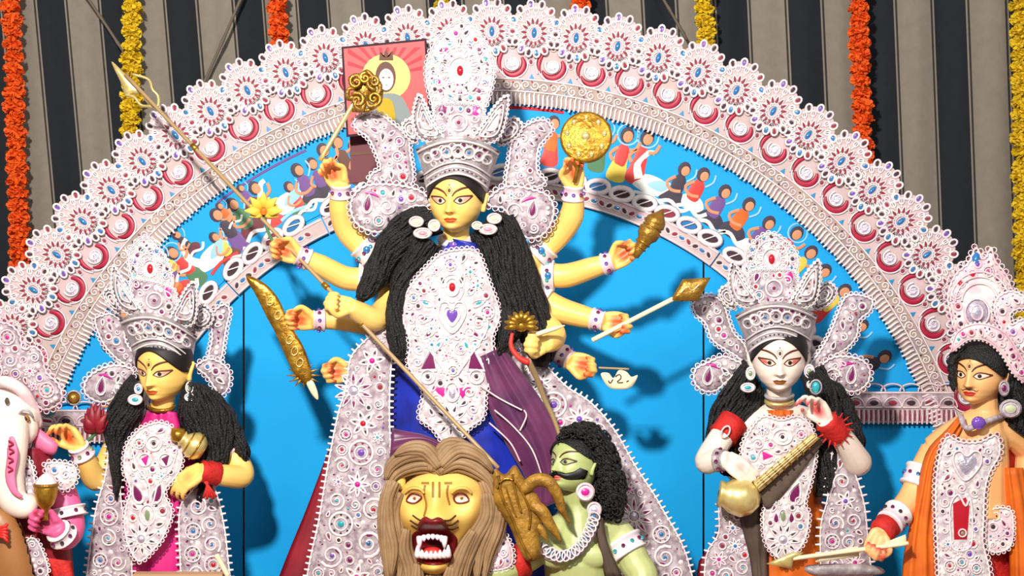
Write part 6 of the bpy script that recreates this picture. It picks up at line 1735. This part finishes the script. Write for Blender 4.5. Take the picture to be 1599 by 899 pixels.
earring(as_, [(914, 768, 15, 15, 9), (928, 796, 12, 13, 7)], YA - 0.10, tint='pinkwhite')
B = MB(); B.plate(crv([(846, 846), (862, 858), (884, 860), (904, 846), (918, 822), (924, 800), (934, 806), (932, 830), (916, 858), (894, 874), (866, 878), (846, 868)], None, True, 5), bulgeD(890, 75, YA - 0.05, 0.075), 0.012, 6, 0, 0.008, 6); gl = part('lace_collar', B, 'silver_lilac', as_)
B = MB(); M = depthM(bulgeD(890, 75, YA - 0.055, 0.083))
q = crv([(852, 858), (872, 868), (892, 864), (910, 846), (922, 824), (928, 806)], 14)
for k, (x, y) in enumerate(q):
    B.ring(M, x, y, 6.5, 3.0, 0.006, 0, 12, 9, 0.9 - 0.16 * k); B.dot(M, x, y, 3, 0.006, 1 + k % 2, 0.001, 8)
part('collar_links', B, ('white', 'foil', 'gemblue'), gl)
p, q = A['r'][0], A['r'][2]; cuff(as_, 'armlet', p + (q - p) * 0.25, p + (q - p) * 0.72, 0.060, 0.056, 'white', 'gemteal', 12)
B = MB(); B.lathe(P(820, 872, YA - 0.04), P(796, 884, YA - 0.06), [(0, 0.04), (0.1, 0.056), (0.5, 0.053), (0.9, 0.056), (1, 0.04)], 18); part('red_armband', B, 'red_cloth', as_)
lace_piece(as_, 'shoulder_lace', [(740, 872), (756, 846), (772, 824), (788, 834), (800, 860), (796, 884), (764, 890)], YA - 0.11, 'pinkwhite', 111, 'ring', 3.2, 8, 4, 2, 9, 0.015, 'white', 8, puff=0.014)
B = MB(); B.loft([(925, 806), (934, 850), (944, 900)], [(942, 808), (950, 850), (972, 900)], YA - 0.10, 0.015, 12, 8, 0, 0.008, 0.003, 2, 6); part('strap', B, 'matte_brown', as_)
B = MB(); B.loft([(840, 960), (830, 1010), (810, py_stage(YA))], [(976, 960), (990, 1010), (1010, py_stage(YA))], YA + 0.06, 0.13, 16, 16, 0, 0.1, 0.006, 4, 7); part('waist_wrap', B, 'red_cloth', as_)
# golden flame-shaped shield
fl = thing('golden_flame_shield', 'golden horned flame-shaped shield between the lion and the green demon', 'shield', P(820, 875, -0.40))
B = MB(); outline_plate(B, [(772, 732), (788, 740), (804, 726), (816, 742), (828, 760), (842, 778), (848, 806), (842, 838), (844, 868), (824, 876), (808, 852), (796, 822), (778, 798), (767, 768)], -0.42, 0.02, 0.018, 12, 0, 5); sd = part('shield_body', B, 'gold_matte', fl)
for pts, r_ in (([(816, 766, -0.43), (836, 750, -0.44), (856, 752, -0.445), (870, 772, -0.445), (878, 796, -0.44), (890, 817, -0.43)], 0.021), ([(830, 786, -0.43), (846, 798, -0.44), (860, 820, -0.44), (876, 845, -0.43)], 0.020), ([(834, 816, -0.42), (846, 828, -0.43), (856, 846, -0.425)], 0.013)):
    B = MB(); q = crv([P(*p_) for p_ in pts], 22); B.tube(q, np.interp(np.linspace(0, 1, 22), [0, 0.3, 0.7, 1], [r_, r_ * 1.05, r_ * 0.75, 0.003]), 10, flat=0.7); part('horn', B, 'gold_matte', fl)
M = depthM(-0.439)
for pts, w_ in (([(778, 742), (784, 776), (800, 810), (816, 850), (828, 872)], 5), ([(800, 740), (806, 772), (814, 800)], 4), ([(776, 762), (786, 748), (802, 750), (816, 770), (828, 800), (826, 826)], 4), ([(790, 760), (798, 786), (806, 806)], 3)):
    B = MB(); B.ribbon(M, crv(pts, 18), w_, 0.008); part('shield_ridge', B, 'gold', sd)

# ================================================================== lion
YN = -0.36
ln = thing('lion_statue', 'roaring yellow lion statue with brown mane at the goddess feet', 'statue', P(688, py_stage(YN), YN), 'clay idols on the stage')
fo_ = crv([(680, 732), (706, 732), (733, 740), (752, 756), (758, 780), (750, 808), (734, 834), (718, 858), (704, 886), (686, 898), (666, 896), (650, 882), (640, 846), (622, 806), (620, 780), (630, 758), (652, 740)], None, True, 5)
def lface(u, v):
    g = lambda x, y, sx_, sy_: np.exp(-((u - x) / sx_) ** 2 - ((v - y) / sy_) ** 2)
    d = 0.055 * np.exp(-((u - 679) / 17) ** 2) * np.clip((v - 735) / 80, 0, 1) * np.clip((836 - v) / 18, 0, 1)      # nose ridge
    d = d + 0.045 * (g(660, 812, 18, 14) + g(698, 812, 18, 14))                                                      # whisker pads
    d = d + 0.024 * (g(645, 762, 18, 9) + g(720, 762, 18, 9)) - 0.020 * (g(646, 779, 14, 9) + g(720, 779, 14, 9))    # brows, sockets
    d = d - 0.085 * g(679, 850, 27, 20) + 0.05 * g(676, 889, 24, 12)                                                 # open mouth, chin
    d = d + 0.02 * (g(632, 810, 14, 20) + g(738, 805, 16, 22))
    return YN - d
B = MB(); B.plate(fo_, lface, 0.16, 3.4, 0, 0.085, 34); lf = part('head', B, 'lion_skin', ln)
LDF = dist_field(fo_)
def Dl2(u, v):
    d = LDF(u, v)
    return lface(np.asarray(u, float), np.asarray(v, float)) - 0.085 * np.sqrt(np.clip(1 - (1 - np.clip(d / 34, 0, 1)) ** 2, 0, 1))
M = depthM(Dl2)
for (x, s) in ((646, -1), (720, 1)):
    o_ = crv([(x - 11, 778 + s * -2), (x - 4, 771), (x + 6, 772), (x + 12, 779 + s * 2), (x + 2, 785), (x - 8, 784)], None, True, 4)
    B = MB(); B.fan(M, o_, 0.006, 0, 0.001); e = part('eye', B, 'eye_white', ln)
    B = MB(); B.dot(M, x + 1, 778, 3.2, 0.003, 0, 0.006, 10); part('iris', B, 'ochre_line', e)
    B = MB(); B.ribbon(M, o_, 3.2, 0.006, True, 0, 0.001); part('eyelid_line', B, 'mouth_red', e)
    B = MB(); B.ribbon(M, crv([(x - 15, 770), (x - 4, 762), (x + 9, 763), (x + 16, 770)], 12), 5, 0.010); part('brow_ridge', B, 'lion_skin', ln)
B = MB()
for pts in ([(664, 757), (662, 770), (666, 788), (662, 806)], [(700, 757), (698, 770), (702, 788)], [(676, 752), (676, 776)], [(686, 752), (686, 776)], [(658, 754), (670, 754)], [(694, 754), (706, 754)]):
    B.ribbon(M, crv(pts, 10), 3.2, 0.002, lift=0.001)
part('face_stripes', B, 'lion_stripe', ln)
B = MB(); B.plate(crv([(644, 834), (658, 826), (672, 820), (690, 822), (706, 832), (714, 842), (710, 866), (700, 878), (676, 882), (652, 876), (646, 854)], None, True, 4), lambda u, v: Dl2(u, v) - 0.004, 0.003, 3.0); mo = part('mouth', B, 'mouth_red', ln)
B = MB(); B.plate(crv([(656, 812), (664, 806), (674, 810), (684, 807), (694, 812), (700, 826), (690, 832), (674, 828), (660, 832), (652, 824)], None, True, 4), lambda u, v: Dl2(u, v) - 0.004, 0.02, 4, 0, 0.012, 8); part('nose', B, 'mouth_red', ln)
for pts in ([(640, 812), (654, 820), (668, 818)], [(642, 820), (654, 826), (666, 824)], [(716, 812), (704, 820), (690, 818)], [(716, 822), (706, 827), (694, 824)], [(644, 804), (656, 812), (668, 812)], [(712, 804), (702, 812), (690, 812)]):
    B = MB(); B.ribbon(M, crv(pts, 10), 2.6, 0.004, lift=0.001); part('whisker', B, 'dark_brown', ln)
yt = YN - 0.10
def tooth(x, y, w_, h_, dn):
    T_ = MB(); T_.tube(crv([P(x, y, yt), P(x, y + dn * h_ * 0.5, yt - 0.008), P(x, y + dn * h_, yt - 0.004)], 6), np.array([1, 1, 0.9, 0.75, 0.5, 0.2]) * w_ * mpp(yt), 8); part('tooth', T_, 'white', mo)
for x, w_, h_ in ((655, 5, 18), (662, 4.2, 8), (669, 4.2, 6), (676, 4.2, 6), (683, 4.2, 6), (689, 4, 9), (694, 5, 18)):
    tooth(x, 836 + abs(x - 674) * 0.1, w_, h_, 1)
for x, w_, h_ in ((652, 5, 18), (659, 4.6, 11), (666, 4.6, 10), (673, 4.6, 10), (680, 4.6, 10), (687, 4.6, 11), (694, 4.6, 12), (700, 5, 18)):
    tooth(x, 870 - abs(x - 675) * 0.06, w_, h_, -1)
B = MB(); B.plate(crv([(656, 866), (664, 856), (682, 854), (694, 864), (690, 874), (664, 874)], None, True, 4), YN - 0.07, 0.03, 5, 0, 0.02, 8); part('tongue', B, 'red', mo)
# mane: sculpted locks
locks = [([(690, 742), (670, 726), (640, 728), (616, 740), (606, 762)], 15), ([(690, 740), (668, 712), (636, 712), (612, 728), (604, 748)], 15), ([(684, 730), (664, 704), (640, 702), (616, 712)], 14), ([(680, 728), (700, 700), (730, 704), (752, 720)], 15),
         ([(686, 738), (712, 722), (740, 728), (764, 748), (770, 772)], 15), ([(690, 728), (716, 704), (746, 712), (768, 736)], 14), ([(684, 736), (690, 714), (712, 702), (734, 704)], 12), ([(672, 734), (676, 712), (660, 698), (644, 700)], 12),
         ([(618, 752), (606, 780), (606, 820), (614, 858), (612, 899)], 14), ([(626, 770), (614, 800), (618, 840), (628, 880), (622, 915)], 15), ([(634, 826), (630, 856), (640, 890), (636, 930)], 14), ([(610, 750), (602, 790), (602, 850), (606, 910)], 11),
         ([(756, 748), (770, 780), (766, 820), (750, 860), (744, 905)], 15), ([(760, 770), (762, 806), (742, 842), (726, 880), (724, 920)], 15), ([(742, 830), (724, 862), (712, 896), (708, 935)], 14), ([(766, 744), (780, 780), (778, 820), (764, 864), (756, 910)], 12),
         ([(650, 880), (648, 910), (656, 950)], 14), ([(706, 886), (704, 915), (698, 950)], 14), ([(678, 896), (676, 925), (678, 960)], 16)]
for k, (pts, w_) in enumerate(locks):
    B = MB(); q = crv(pts, 20); dy = YN - 0.03 - 0.010 * (k % 3)
    for j in (-2, -1, 0, 1, 2):
        t = np.linspace(0, 1, 20); dx = np.gradient(q, axis=0); nn = np.stack([-dx[:, 1], dx[:, 0]], -1); nn /= np.linalg.norm(nn, axis=1)[:, None]
        w2 = w_ * np.sin(np.clip(t * 2.6 + 0.5, 0, 3.05)) ** 0.6
        p_ = q + nn * (j / 2 * w2 * 0.72)[:, None] + nn * (1.0 * np.sin(t * 6 + 0.5 * j + k))[:, None]
        B.tube(Pn(p_[:, 0], p_[:, 1], dy - 0.028 * (1 - (j / 2.5) ** 2)), np.clip(w2 * 0.34 * mpp(dy), 0.003, 1), 7)
    part('mane_lock', B, 'mane', ln)
B = MB(); B.plate(crv([(688, 706), (640, 708), (608, 740), (602, 820), (606, 930), (690, 960), (760, 930), (778, 820), (770, 745), (735, 710)], None, True, 5), YN + 0.03, 0.14, 12, 0, 0.03, 14); part('mane_core', B, 'mane', ln)
for s, x in ((-1, 622), (1, 762)):
    B = MB(); B.plate(crv([(x - 11, 760), (x - 8, 742), (x + 4, 736), (x + 11, 748), (x + 8, 764)], None, True, 4), YN - 0.03, 0.02, 4, 0, 0.014, 8); part('ear', B, 'lion_skin', ln)
# chest and forelegs below the frame
B = MB(); B.loft([(622, 900), (610, 980), (620, 1080), (630, 1120)], [(752, 900), (762, 980), (752, 1080), (742, 1120)], YN + 0.10, 0.13, 16, 14, 0, 0.25); part('chest', B, 'lion_skin', ln)
for x in (640, 730):
    B = MB(); limb(B, [P(x, 1020, YN + 0.02), P(x, 1100, YN), P(x, 1150, YN - 0.01)], [0.07, 0.055, 0.05]); B.ball(np.array(P(x, py_stage(YN) - 12, YN - 0.03)), 0.062, 12, 0, (1, 1.3, 0.45)); part('foreleg', B, 'lion_skin', ln)
